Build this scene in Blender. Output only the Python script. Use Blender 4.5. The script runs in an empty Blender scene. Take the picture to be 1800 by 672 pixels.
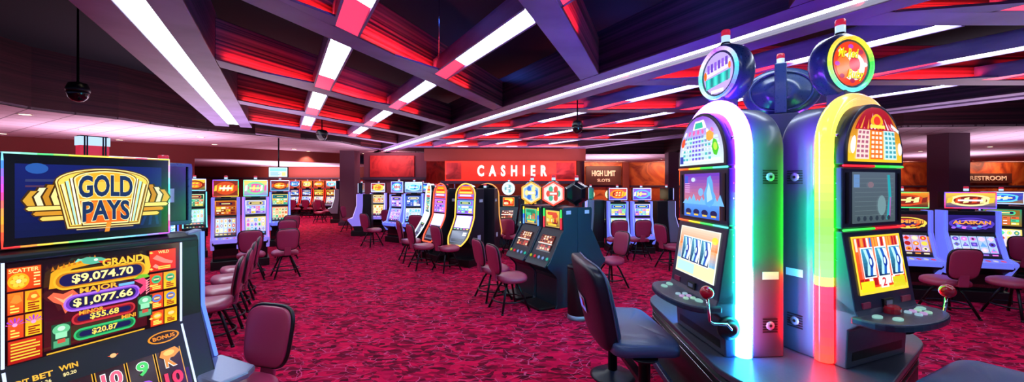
import bpy, bmesh, math, random
from mathutils import Vector, Matrix
C = bpy.context.scene.collection
PI = math.pi
R = math.radians

# ------------------------------------------------------------------ colours / materials
def lin(c):
    return tuple((x/12.92 if x <= .04045 else ((x+.055)/1.055)**2.4) for x in c)
def H(s):
    s = s.lstrip('#')
    return lin(tuple(int(s[i:i+2], 16)/255 for i in (0, 2, 4)))
def nodemat(name):
    m = bpy.data.materials.new(name); m.use_nodes = True
    nt = m.node_tree
    return m, nt, nt.nodes['Principled BSDF']
def mat(name, col, rough=.5, metal=0., coat=0., bump=0., bscale=60.):
    m, nt, b = nodemat(name)
    b.inputs['Base Color'].default_value = (*H(col), 1) if isinstance(col, str) else (*col, 1)
    b.inputs['Roughness'].default_value = rough
    b.inputs['Metallic'].default_value = metal
    b.inputs['Coat Weight'].default_value = coat
    b.inputs['Coat Roughness'].default_value = .12
    n = nt.nodes.new('ShaderNodeTexNoise'); n.inputs['Scale'].default_value = bscale
    tc = nt.nodes.new('ShaderNodeTexCoord'); nt.links.new(tc.outputs['Object'], n.inputs['Vector'])
    mr = nt.nodes.new('ShaderNodeMapRange')
    mr.inputs['To Min'].default_value = max(rough-.05, .03); mr.inputs['To Max'].default_value = min(rough+.07, 1)
    nt.links.new(n.outputs['Fac'], mr.inputs['Value']); nt.links.new(mr.outputs['Result'], b.inputs['Roughness'])
    if bump:
        bp = nt.nodes.new('ShaderNodeBump'); bp.inputs['Strength'].default_value = bump; bp.inputs['Distance'].default_value = .003
        nt.links.new(n.outputs['Fac'], bp.inputs['Height']); nt.links.new(bp.outputs['Normal'], b.inputs['Normal'])
    return m
def glow(name, col, s, sample=True):
    m, nt, b = nodemat(name)
    c = H(col) if isinstance(col, str) else col
    b.inputs['Base Color'].default_value = (.02, .02, .02, 1)
    b.inputs['Emission Color'].default_value = (*c, 1); b.inputs['Emission Strength'].default_value = s
    b.inputs['Roughness'].default_value = .3
    if not sample: m.cycles.emission_sampling = 'NONE'
    return m
def attr_glow(name, s, sample=True, rough=.15):
    m, nt, b = nodemat(name)
    a = nt.nodes.new('ShaderNodeAttribute'); a.attribute_name = 'Col'
    nt.links.new(a.outputs['Color'], b.inputs['Emission Color'])
    b.inputs['Base Color'].default_value = (.01, .01, .012, 1)
    b.inputs['Emission Strength'].default_value = s; b.inputs['Roughness'].default_value = rough
    if not sample: m.cycles.emission_sampling = 'NONE'
    return m
def wood(name, c1, c2, scale, rough=.5, axis='Z'):
    """grain / slat streaks: noise stretched along the horizontal"""
    m, nt, b = nodemat(name)
    tc = nt.nodes.new('ShaderNodeTexCoord'); mp = nt.nodes.new('ShaderNodeMapping')
    mp.inputs['Scale'].default_value = scale
    n = nt.nodes.new('ShaderNodeTexNoise'); n.inputs['Scale'].default_value = 1; n.inputs['Detail'].default_value = 4
    cr = nt.nodes.new('ShaderNodeValToRGB')
    cr.color_ramp.elements[0].position = .38; cr.color_ramp.elements[1].position = .62
    cr.color_ramp.elements[0].color = (*H(c1), 1); cr.color_ramp.elements[1].color = (*H(c2), 1)
    nt.links.new(tc.outputs['Object'], mp.inputs['Vector']); nt.links.new(mp.outputs['Vector'], n.inputs['Vector'])
    nt.links.new(n.outputs['Fac'], cr.inputs['Fac']); nt.links.new(cr.outputs['Color'], b.inputs['Base Color'])
    b.inputs['Roughness'].default_value = rough
    return m

def glowplastic(name, col, ecol, s):
    m = mat(name, col, .3); b = m.node_tree.nodes['Principled BSDF']
    b.inputs['Emission Color'].default_value = (*ecol, 1); b.inputs['Emission Strength'].default_value = s
    m.cycles.emission_sampling = 'NONE'; return m
M = {}
M['black'] = mat('black_satin_plastic', '#08090f', .36)
M['blackgloss'] = mat('black_gloss_plastic', '#0a0b14', .16, coat=.4)
M['char'] = mat('charcoal_metal', '#20222c', .35, .3)
M['juke'] = mat('satin_blue_grey_cabinet', '#3c4258', .34, .0, coat=.25)
M['jukebezel'] = mat('dark_blue_bezel', '#262b48', .33)
M['teal'] = mat('dark_teal_laminate', '#0c3548', .35)
M['tealdark'] = mat('dark_teal_bezel', '#0e2735', .35)
M['grey'] = mat('silver_grey_plastic', '#8188a8', .35, .3)
M['red'] = mat('red_cabinet_plastic', '#b02818', .3)
M['purple'] = glowplastic('lit_lilac_frame', '#7468c8', (.30, .22, .9), .55)
M['blueplastic'] = glowplastic('lit_blue_frame', '#5a66c8', (.16, .2, .95), .6)
M['chrome'] = mat('chrome', '#c8ccd8', .12, 1.)
M['maroon'] = mat('maroon_vinyl', '#a02c54', .36, coat=.15, bump=.12, bscale=180)
M['rim'] = mat('black_rubber_rim', '#0a0a10', .3)
M['leg'] = mat('black_powder_coated_steel', '#14141c', .3, .4)
M['navy'] = mat('navy_vinyl', '#3a4c78', .36, coat=.12, bump=.1, bscale=160)
M['navyback'] = mat('dark_navy_shell', '#12172a', .32)
M['white'] = mat('white_sticker', '#b8c8e8', .5)
M['redknob'] = mat('red_knob', '#b0142a', .15, coat=.6)
M['candlewhite'] = glow('candle_white', '#bcdcff', .9, False)
M['candlered'] = glow('candle_red', '#e02848', .6, False)
M['candleblue'] = glow('candle_blue', '#4088e0', .6, False)
M['art'] = attr_glow('lit_screen', .95)
M['artfar'] = attr_glow('lit_screen_small', 1.1, False)
M['neon'] = attr_glow('neon_tube', 1.0)
M['led'] = attr_glow('led_border', 1.2)
M['ledfar'] = attr_glow('led_border_small', 1.7, False)
M['button'] = attr_glow('lit_button', .5, False)
M['print'] = mat('printed_belly_panel', '#5a1020', .25)

# ------------------------------------------------------------------ mesh builder
class MB:
    def __init__(s): s.v = []; s.f = []; s.m = []; s.sm = []; s.c = []
    def add(s, vs, fs, mat=0, smooth=False, col=None):
        o = len(s.v); s.v += [tuple(x) for x in vs]
        for i, f in enumerate(fs):
            s.f.append([o+k for k in f]); s.m.append(mat); s.sm.append(smooth)
            s.c.append(col[i] if isinstance(col, list) else (col or (1, 1, 1)))
        return s
    def box(s, x0, x1, y0, y1, z0, z1, mat=0, col=None):
        vs = [(x, y, z) for z in (z0, z1) for y in (y0, y1) for x in (x0, x1)]
        return s.add(vs, [(0, 2, 3, 1), (4, 5, 7, 6), (0, 1, 5, 4), (2, 6, 7, 3), (0, 4, 6, 2), (1, 3, 7, 5)], mat, False, col)
    def _prism(s, pts0, pts1, mat=0, smooth=False, col=None):
        n = len(pts0)
        s.add(list(pts0)+list(pts1), [[i, (i+1) % n, n+(i+1) % n, n+i] for i in range(n)], mat, smooth, col)
        s.add(pts0, [list(range(n))[::-1]], mat, False, col); s.add(pts1, [list(range(n))], mat, False, col)
        return s
    def prism_x(s, pr, x0, x1, mat=0, smooth=False, col=None):
        return s._prism([(x0, y, z) for y, z in pr], [(x1, y, z) for y, z in pr], mat, smooth, col)
    def prism_y(s, pr, y0, y1, mat=0, smooth=False, col=None):
        return s._prism([(x, y0, z) for x, z in pr], [(x, y1, z) for x, z in pr], mat, smooth, col)
    def prism_z(s, pr, z0, z1, mat=0, smooth=False, col=None):
        return s._prism([(x, y, z0) for x, y in pr], [(x, y, z1) for x, y in pr], mat, smooth, col)
    def tube(s, pts, r, n=8, closed=False, mat=0, cols=None, flat=None):
        pts = [Vector(p) for p in pts]; N = len(pts); vs = []; fs = []; cs = []
        up = None
        for i, p in enumerate(pts):
            if closed: t = pts[(i+1) % N]-pts[i-1]
            else: t = pts[min(i+1, N-1)]-pts[max(i-1, 0)]
            t.normalize()
            if up is None:
                a = Vector((0, 0, 1)) if abs(t.z) < .9 else Vector((1, 0, 0))
                up = (a-t*a.dot(t)).normalized()
            else:
                up = (up-t*up.dot(t)).normalized()
            sd = t.cross(up); rr = r[i] if isinstance(r, (list, tuple)) else r
            for k in range(n):
                a = 2*PI*k/n
                vs.append(p+up*math.cos(a)*rr+sd*math.sin(a)*rr)
        for i in range(N if closed else N-1):
            j = (i+1) % N
            for k in range(n):
                fs.append((i*n+k, i*n+(k+1) % n, j*n+(k+1) % n, j*n+k)); cs.append(cols[i] if cols else (1, 1, 1))
        s.add(vs, fs, mat, True, cs)
        if not closed:
            s.add(vs[:n], [list(range(n))[::-1]], mat, False, cols[0] if cols else None)
            s.add(vs[-n:], [list(range(n))], mat, False, cols[-1] if cols else None)
        return s
    def lathe(s, pr, c=(0, 0, 0), n=24, mat=0, smooth=True, axis='z', col=None):
        vs = []; fs = []
        for r, h in pr:
            for k in range(n):
                a = 2*PI*k/n; x, y = r*math.cos(a), r*math.sin(a)
                if axis == 'z': vs.append((c[0]+x, c[1]+y, c[2]+h))
                elif axis == 'y': vs.append((c[0]+x, c[1]+h, c[2]+y))
                else: vs.append((c[0]+h, c[1]+x, c[2]+y))
        for i in range(len(pr)-1):
            for k in range(n):
                fs.append((i*n+k, i*n+(k+1) % n, (i+1)*n+(k+1) % n, (i+1)*n+k))
        s.add(vs, fs, mat, smooth, col)
        s.add(vs[:n], [list(range(n))[::-1]], mat, False, col); s.add(vs[-n:], [list(range(n))], mat, False, col)
        return s
    def sell(s, c, abc, e1=.5, e2=.5, nu=28, nv=14, fn=None, mat=0):
        a, b, cc = abc; vs = []; fs = []
        sp = lambda x, e: math.copysign(abs(x)**e, x)
        for j in range(nv+1):
            ph = -PI/2+PI*j/nv
            for i in range(nu):
                th = 2*PI*i/nu
                p = Vector((a*sp(math.cos(ph), e1)*sp(math.cos(th), e2), b*sp(math.cos(ph), e1)*sp(math.sin(th), e2), cc*sp(math.sin(ph), e1)))
                if fn: p = fn(p)
                vs.append(p+Vector(c))
        for j in range(nv):
            for i in range(nu):
                fs.append((j*nu+i, j*nu+(i+1) % nu, (j+1)*nu+(i+1) % nu, (j+1)*nu+i))
        return s.add(vs, fs, mat, True)
    def build(s, name, mats, parent=None, bevel=0, fix=True, seg=2):
        me = bpy.data.meshes.new(name); me.from_pydata(s.v, [], s.f)
        if not isinstance(mats, (list, tuple)): mats = [mats]
        for m in mats: me.materials.append(m)
        ca = me.color_attributes.new('Col', 'FLOAT_COLOR', 'CORNER')
        buf = []; 
        for f, c in zip(s.f, s.c): buf += [c[0], c[1], c[2], 1.0]*len(f)
        ca.data.foreach_set('color', buf)
        me.polygons.foreach_set('material_index', s.m); me.polygons.foreach_set('use_smooth', s.sm)
        if fix:
            bm = bmesh.new(); bm.from_mesh(me)
            bmesh.ops.remove_doubles(bm, verts=bm.verts, dist=1e-6)
            bmesh.ops.recalc_face_normals(bm, faces=bm.faces); bm.to_mesh(me); bm.free()
        me.update()
        o = bpy.data.objects.new(name, me); C.objects.link(o)
        if parent: o.parent = parent
        if bevel:
            b = o.modifiers.new('bevel', 'BEVEL'); b.width = bevel; b.segments = seg; b.limit_method = 'ANGLE'; b.angle_limit = R(40)
        return o

# ------------------------------------------------------------------ scene graph
def tag(o, label, cat, group=None, kind=None):
    if label: o['label'] = label
    if cat: o['category'] = cat
    if group: o['group'] = group
    if kind: o['kind'] = kind
    return o
def thing(name, label, cat, loc=(0, 0, 0), az=180, group=None):
    """az = compass direction the thing faces (0 = away from the camera, 90 = right)"""
    o = bpy.data.objects.new(name, None); C.objects.link(o)
    o.empty_display_size = .1
    o.location = loc; o.rotation_euler = (0, 0, R(180-az))
    return tag(o, label, cat, group)
def struct(o):
    o['kind'] = 'structure'; return o
def dup(root, loc, az, label, group=None):
    r = root.copy(); C.objects.link(r); r.location = loc; r.rotation_euler = (0, 0, R(180-az)); r['label'] = label
    if group: r['group'] = group
    for ch in list(root.children):
        c = ch.copy(); C.objects.link(c); c.parent = r
        for g in list(ch.children):
            d = g.copy(); C.objects.link(d); d.parent = c
    return r

# ------------------------------------------------------------------ lettering and screen art
_tc = {}
def text_mesh(st, bold=.02, shear=0.):
    k = (st, bold, shear)
    if k in _tc: return _tc[k]
    cu = bpy.data.curves.new('t', 'FONT'); cu.body = st; cu.align_x = 'CENTER'; cu.align_y = 'CENTER'; cu.offset = bold
    cu.resolution_u = 3; cu.shear = shear
    ob = bpy.data.objects.new('t', cu); C.objects.link(ob)
    bpy.context.view_layer.update()
    dg = bpy.context.evaluated_depsgraph_get()
    me = ob.evaluated_get(dg).to_mesh()
    vs = [tuple(v.co) for v in me.vertices]; fs = [list(p.vertices) for p in me.polygons]
    xs = [v[0] for v in vs]; ys = [v[1] for v in vs]
    cx, cy = (min(xs)+max(xs))/2, (min(ys)+max(ys))/2
    w, h = max(xs)-min(xs), max(ys)-min(ys)
    vs = [((x-cx)/w, (y-cy)/h) for x, y, _ in vs]
    bpy.data.objects.remove(ob); bpy.data.curves.remove(cu)
    _tc[k] = (vs, fs, w/h); return _tc[k]

class Art:
    """Draws on a flat or curved lit face: x to the right 0..1, y up 0..1."""
    def __init__(s, o=None, ux=None, uy=None, W=1, Hh=1, fn=None, step=.0007, mb=None):
        s.mb = mb or MB(); s.k = 0; s.W = W; s.Hh = Hh; s.step = step
        if fn: s.fn = fn
        else:
            o, ux, uy = Vector(o), Vector(ux).normalized(), Vector(uy).normalized(); n = ux.cross(uy)
            s.fn = lambda x, y, d: o+ux*(x*W)+uy*(y*Hh)+n*d
    def faces(s, pts, fs, col, up=True):
        if up: s.k += 1
        d = .001+s.step*s.k
        if isinstance(col, str): col = H(col)
        s.mb.add([s.fn(x, y, d) for x, y in pts], fs, 0, False, col)
    def poly(s, pts, col, up=True): s.faces(pts, [list(range(len(pts)))], col, up)
    def rect(s, x0, y0, x1, y1, col, ny=1, col2=None, up=True):
        a = H(col) if isinstance(col, str) else col; b = H(col2) if isinstance(col2, str) else (col2 or a)
        if col2 and ny == 1: ny = 8
        for i in range(ny):
            t = (i+.5)/ny; ya, yb = y0+(y1-y0)*i/ny, y0+(y1-y0)*(i+1)/ny
            s.poly([(x0, ya), (x1, ya), (x1, yb), (x0, yb)], tuple(p*(1-t)+q*t for p, q in zip(a, b)), up and i == 0)
    def ell(s, cx, cy, rx, ry, col, n=20, a0=0, a1=360, up=True):
        s.poly([(cx+rx*math.cos(R(a0+(a1-a0)*i/n)), cy+ry*math.sin(R(a0+(a1-a0)*i/n))) for i in range(n if a1-a0 == 360 else n+1)], col, up)
    def pill(s, x0, y0, x1, y1, col, up=True):
        h = (y1-y0)/2; rx = h*s.Hh/s.W; cy = (y0+y1)/2
        pts = [(x1-rx+rx*math.cos(R(a)), cy+h*math.sin(R(a))) for a in range(-90, 91, 18)]
        pts += [(x0+rx+rx*math.cos(R(a)), cy+h*math.sin(R(a))) for a in range(90, 271, 18)]
        s.poly(pts, col, up)
    def text(s, st, cx, cy, w, h=None, col='#ffffff', bold=.02, shadow=None, arc=0., shear=0.):
        vs, fs, asp = text_mesh(st, bold, shear)
        if h is None: h = w*s.W/asp/s.Hh
        pts = [(cx+x*w, cy+y*h+arc*(.25-x*x)) for x, y in vs]
        if shadow:
            dx, dy = .006, .012
            s.faces([(x+dx*w*2, y-dy*h*4) for x, y in pts], fs, shadow)
        s.faces(pts, fs, col)
    def build(s, name, m, parent): return s.mb.build(name, m, parent, fix=False)

def rc(rng, pal): return rng.choice(pal)
PAL = {
 'gold': ['#f8c838', '#f09020', '#d84818', '#fff0a0', '#802010'],
 'fire': ['#f04018', '#f89028', '#ffd850', '#b01818', '#ffe8c0'],
 'ice': ['#60c8f8', '#2868d8', '#b8ecff', '#3040b0', '#ffffff'],
 'candy': ['#f060b0', '#60b8f8', '#ffe060', '#80e0a0', '#ffffff', '#9060e0'],
 'jade': ['#40c890', '#f0d050', '#208860', '#c8f0c0', '#e06030'],
 'violet': ['#9868f0', '#e070e0', '#5038c0', '#f8c8ff', '#60a0f8'],
}
def art_paytable(a, rng, pal, bg, title=None, tcol='#ffe070'):
    a.rect(0, 0, 1, 1, bg, ny=10, col2=rc(rng, pal))
    a.rect(.05, .62, .95, .95, bg)
    if title: a.text(title, .5, .79, .72, .2, tcol, .03, shadow='#200808')
    else:
        a.pill(.15, .68, .85, .9, rc(rng, pal)); a.pill(.2, .72, .8, .86, '#181040'); a.rect(.3, .76, .7, .82, '#ffe890')
    for r_ in range(3):
        for c_ in range(4):
            x, y = .07+c_*.22, .08+r_*.175
            a.rect(x, y, x+.2, y+.14, rc(rng, pal), up=(r_ == 0 and c_ == 0))
    for r_ in range(3):
        for c_ in range(4):
            x, y = .07+c_*.22, .08+r_*.175
            a.rect(x+.02, y+.05, x+.12, y+.09, rc(rng, ['#ffffff', '#301010', '#ffe890']), up=(r_ == 0 and c_ == 0))
def art_reels(a, rng, pal, bg, cols=5, rows=3, cell='#e8e8f0', foot='#20143c'):
    a.rect(0, 0, 1, 1, bg, ny=6, col2=rc(rng, pal)); a.rect(0, 0, 1, .12, foot)
    for i in range(5): a.rect(.05+i*.19, .03, .17+i*.19, .09, rc(rng, pal), up=i == 0)
    cw, chh = .92/cols, .8/rows
    for c_ in range(cols): a.rect(.04+c_*cw+.006, .15, .04+(c_+1)*cw-.006, .95, cell, up=c_ == 0)
    a.k += 1
    for c_ in range(cols):
        for r_ in range(rows):
            x, y = .04+(c_+.5)*cw, .15+(r_+.5)*chh; k = rng.random(); co = rc(rng, pal)
            if k < .35: a.ell(x, y, cw*.38, chh*.4, co, 12, up=False)
            elif k < .6: a.poly([(x, y-chh*.42), (x+cw*.4, y), (x, y+chh*.42), (x-cw*.4, y)], co, False)
            elif k < .8: a.rect(x-cw*.36, y-chh*.36, x+cw*.36, y+chh*.36, co, up=False)
            else: a.poly([(x-cw*.4, y-chh*.35), (x+cw*.4, y-chh*.35), (x, y+chh*.42)], co, False)
    a.k += 1
    for c_ in range(cols):
        for r_ in range(rows):
            x, y = .04+(c_+.5)*cw, .15+(r_+.5)*chh
            a.ell(x, y, cw*.16, chh*.17, rc(rng, pal+['#ffffff', '#201020']), 8, up=False)
def art_marquee(a, rng, pal, bg, title=None):
    a.rect(0, 0, 1, 1, bg, ny=8, col2=rc(rng, pal))
    a.ell(.5, .5, .44, .42, rc(rng, pal)); a.ell(.5, .5, .34, .3, rc(rng, pal))
    for i in range(6):
        x = .08+.168*i; a.poly([(x-.06, .3), (x+.05, .35), (x+.07, .72), (x-.03, .66)], rc(rng, pal), i == 0)
    if title: a.text(title, .5, .5, .8, .42, '#ffffff', .03, shadow='#102060')
    else: a.rect(.25, .44, .75, .56, rc(rng, ['#ffffff', '#ffe890', '#f06040']))
RAIN = ['#ff3030', '#ffb020', '#f8f040', '#40e060', '#40e0f0', '#4070ff', '#b050ff', '#ff50a0']
def led_loop(fn, pts, r, cols, name, m, parent, n=6, per=6):
    """LED border: tube through the outline, colours cycling around it"""
    P = []; Q = []
    L = len(pts)
    for i in range(L):
        a, b = pts[i], pts[(i+1) % L]
        for k in range(per):
            t = k/per; P.append(fn(a[0]+(b[0]-a[0])*t, a[1]+(b[1]-a[1])*t))
    N = len(P); cl = [H(c) for c in cols]
    for i in range(N):
        f = i/N*len(cl); j = int(f); t = f-j; a, b = cl[j % len(cl)], cl[(j+1) % len(cl)]
        Q.append(tuple(x*(1-t)+y*t for x, y in zip(a, b)))
    mb = MB(); mb.tube(P, r, n, True, 0, Q)
    return mb.build(name, m, parent, fix=False)
def candle(parent, c, r=.03, h=.1, name='candle'):
    mb = MB()
    x, y, z = c
    mb.lathe([(r*1.15, 0), (r*1.15, h*.12), (r, h*.14), (r, h*.16)], c, 16, 0)
    mb.lathe([(r, h*.16), (r, h*.6)], c, 16, 1)
    mb.lathe([(r*1.02, h*.6), (r*1.02, h*.92), (r*.85, h)], c, 16, 2)
    return mb.build(name, [M['leg'], M['candlewhite'], M['candlered']], parent)
# ------------------------------------------------------------------ chairs
def make_chair(label, loc, az, group):
    t = thing('swivel_chair', label, 'chair', loc, az, group)
    mb = MB()
    mb.sell((0, -.01, .435), (.215, .205, .05), .55, .62, 32, 12, lambda p: Vector((p.x*(1-.10*(p.y/.2)), p.y, p.z+.25*p.y*p.y-.02*(p.x/.2)**2)))
    mb.build('seat', M['maroon'], t)
    def bend(p):
        w = 1-.13*((.2-p.z)/.4)
        x = p.x*w
        return Vector((x, p.y-.35*x*x+p.z*.17, p.z))
    mb = MB(); mb.sell((0, .235, .695), (.185, .036, .187), .5, .38, 36, 16, bend, 0)
    br = mb.build('backrest', M['maroon'], t)
    pts = []
    sp = lambda x, e: math.copysign(abs(x)**e, x)
    for i in range(40):
        a = 2*PI*i/40
        p = bend(Vector((.187*sp(math.cos(a), .5), .004, .189*sp(math.sin(a), .5)))); pts.append(p+Vector((0, .235, .695)))
    mb = MB(); mb.tube(pts, .0135, 8, True); mb.build('rim', M['rim'], br)
    mb = MB(); mb.prism_x([(.12, .40), (.23, .405), (.245, .56), (.222, .56), (.205, .43), (.12, .42)], -.055, .055)
    mb.build('back_bracket', M['maroon'], t, .008)
    mb = MB(); mb.lathe([(.10, .375), (.10, .39), (.05, .395), (.05, .36), (.06, .35)], (0, 0, 0), 20); mb.build('swivel_plate', M['leg'], t)
    for sx, sy in ((-1, -1), (1, -1), (-1, 1), (1, 1)):
        mb = MB(); mb.tube([(sx*.06, sy*.06, .375), (sx*.10, sy*.10, .30), (sx*.2, sy*.2, .012)], .0155, 8)
        mb.lathe([(.019, 0), (.019, .012), (.013, .02)], (sx*.202, sy*.202, 0), 10)
        mb.build('leg', M['leg'], t)
    mb = MB(); mb.tube([(.215*math.cos(2*PI*i/32), .215*math.sin(2*PI*i/32), .14) for i in range(32)], .011, 6, True)
    mb.build('foot_ring', M['leg'], t)
    return t
GC = 'maroon swivel chairs'
chairs = [
 (-1.66, 2.40, 195, 'large maroon swivel chair turned towards the camera beside the gold emblem machine', 'maroon swivel chairs'),
 (-3.17, 4.20, 240, 'maroon chair right behind the big left machine, nearest of the edge-on row', GC),
 (-3.42, 4.72, 240, 'edge-on maroon chair with foot ring, second in the row at left', GC),
 (-3.74, 5.30, 240, 'edge-on maroon chair, third in the row behind the big left machine', GC),
 (-4.02, 5.85, 240, 'edge-on maroon chair, farthest of the row behind the big left machine', GC),
 (-4.62, 7.05, 328, 'maroon chair with its back to us before the lilac framed machine', GC),
 (-4.14, 7.28, 322, 'maroon chair with its back to us before the pink lit machine with white top screen', GC),
 (-5.10, 9.00, 325, 'pink lit maroon chair just behind the two chairs on the left aisle', GC),
 (-5.75, 10.3, 320, 'maroon chair farther up the left aisle near the hanging screen', GC),
 (-.04, 5.38, 62, 'maroon chair pulled up to the near dark teal slant machine with red hexagon topper', GC),
 (-.28, 5.90, 62, 'maroon chair pulled up to the dark teal slant machine with gold hexagon topper', GC),
 (1.62, 6.55, 245, 'maroon chair beyond the dark teal slant machines, right of the waste bin', GC),
 (-1.27, 7.75, 48, 'maroon chair before the arched machine with glowing amber border', GC),
 (-1.81, 8.0, 55, 'maroon chair before the arched machine with red border', GC),
 (-2.22, 8.70, 62, 'maroon chair farthest left before the three arched machines', GC),
 (-2.42, 10.35, 5, 'maroon chair with its back to us before the twin-screen machine left of the arched ones', GC),
 (-3.78, 10.75, 35, 'maroon chair beside the machine with the teal lit deck', GC),
 (-3.75, 12.3, 10, 'maroon chair between the teal deck machine and the red and orange topped one', GC),
 (-5.72, 14.0, 95, 'maroon chair standing in front of the mauve pillar', GC),
 (-.30, 9.85, 25, 'pink lit maroon chair left of the pair in front of the round topped machines', GC),
 (.0, 9.35, 25, 'pink lit maroon chair right of the pair in front of the round topped machines', GC),
 (2.36, 8.95, 2, 'maroon chair with its back to us at the left of the two blue framed machines', GC),
 (2.86, 8.95, 358, 'maroon chair with its back to us at the right of the two blue framed machines', GC),
 (3.16, 7.95, 70, 'maroon chair turned sideways just left of the tall rainbow machine', GC),
 (5.62, 5.15, 8, 'maroon chair nearest the tall machines, before the machine with orange title and rainbow border', GC),
 (6.42, 5.08, 355, 'maroon chair with its back to us before the machine with a purple ellipse', GC),
 (8.0, 6.2, 50, 'maroon chair at the far right edge behind the two blue framed machines', GC),
 (-11.3, 19.6, 0, 'dark chair at the leftmost of the four red wall machines', GC),
 (-10.68, 19.6, 0, 'dark chair at the second red wall machine from the left', GC),
 (-10.05, 19.6, 0, 'dark chair at the third red wall machine from the left', GC),
 (-9.42, 19.6, 0, 'dark chair at the rightmost of the four red wall machines', GC),
 (-8.3, 17.2, 85, 'dark chair at the white lit machine left of the mauve pillar', GC),
 (-8.45, 18.3, 85, 'dark chair behind the one at the white lit machine by the pillar', GC),
]
chair0 = None
for x, y, az, lb, g in chairs:
    if chair0 is None: chair0 = make_chair(lb, (x, y, 0), az, g)
    else: dup(chair0, (x, y, 0), az, lb, g)

# bench seats of the big pair
def make_bench(label, loc, az):
    t = thing('bench_seat', label, 'bench', loc, az, 'navy bench seats')
    mb = MB(); mb.sell((0, -.02, .55), (.44, .25, .062), .42, .3, 44, 14, lambda p: Vector((p.x, p.y, p.z-.10*max(0, -p.y-.12)-.012*math.exp(-((p.y+.12)/.012)**2)*(p.z > .03))))
    mb.build('seat', M['navy'], t)
    def lean(p): return Vector((p.x*(1-.10*max(0, -(p.z)/.33)), p.y+.22*p.z-.04*(p.x/.4)**2, p.z))
    mb = MB(); mb.sell((0, .29, .80), (.40, .062, .31), .32, .32, 44, 16, lean)
    bk = mb.build('backrest', M['navyback'], t)
    mb = MB(); mb.sell((0, .262, .80), (.375, .055, .285), .35, .32, 40, 14, lean); mb.build('back_cushion', M['navy'], bk)
    mb = MB()
    pts = [Vector((.402*math.copysign(abs(math.cos(2*PI*i/48))**.32, math.cos(2*PI*i/48)), -.03, .312*math.copysign(abs(math.sin(2*PI*i/48))**.32, math.sin(2*PI*i/48)))) for i in range(48)]
    mb.tube([lean(p)+Vector((0, .29, .80)) for p in pts], .007, 6, True); mb.build('piping', M['navy'], bk)
    # emblem patch on the back shell
    mb = MB()
    o = lambda x, z, d: lean(Vector((x, .0635+d, z-.80)))+Vector((0, .29, .80))
    for x0, x1, z0, z1, mi in ((-.10, .10, .71, .83, 0), (-.085, -.02, .755, .82, 1), (-.01, .085, .725, .785, 2), (-.085, -.03, .722, .74, 2)):
        d = .004 if mi == 0 else .006
        mb.add([o(x0, z0, d), o(x1, z0, d), o(x1, z1, d), o(x0, z1, d)], [(3, 2, 1, 0)], mi)
    mb.build('emblem', [M['white'], M['redknob'], M['blueplastic']], bk, fix=False)
    for sx in (-1, 1):
        mb = MB(); mb.lathe([(.04, .03), (.04, .46), (.09, .49), (.09, .50)], (sx*.38, 0.0, 0), 20); mb.build('post', M['leg'], t)
    for sx in (-1, 1):
        mb = MB(); mb.lathe([(.19, 0), (.195, .008), (.17, .022), (.07, .04), (.045, .06)], (sx*.38, .0, 0), 32); mb.build('foot_disc', M['navyback'], t)
    mb = MB(); mb.box(-.38, .38, -.032, .032, .30, .34); mb.build('crossbar', M['leg'], t, .006)
    return t

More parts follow.
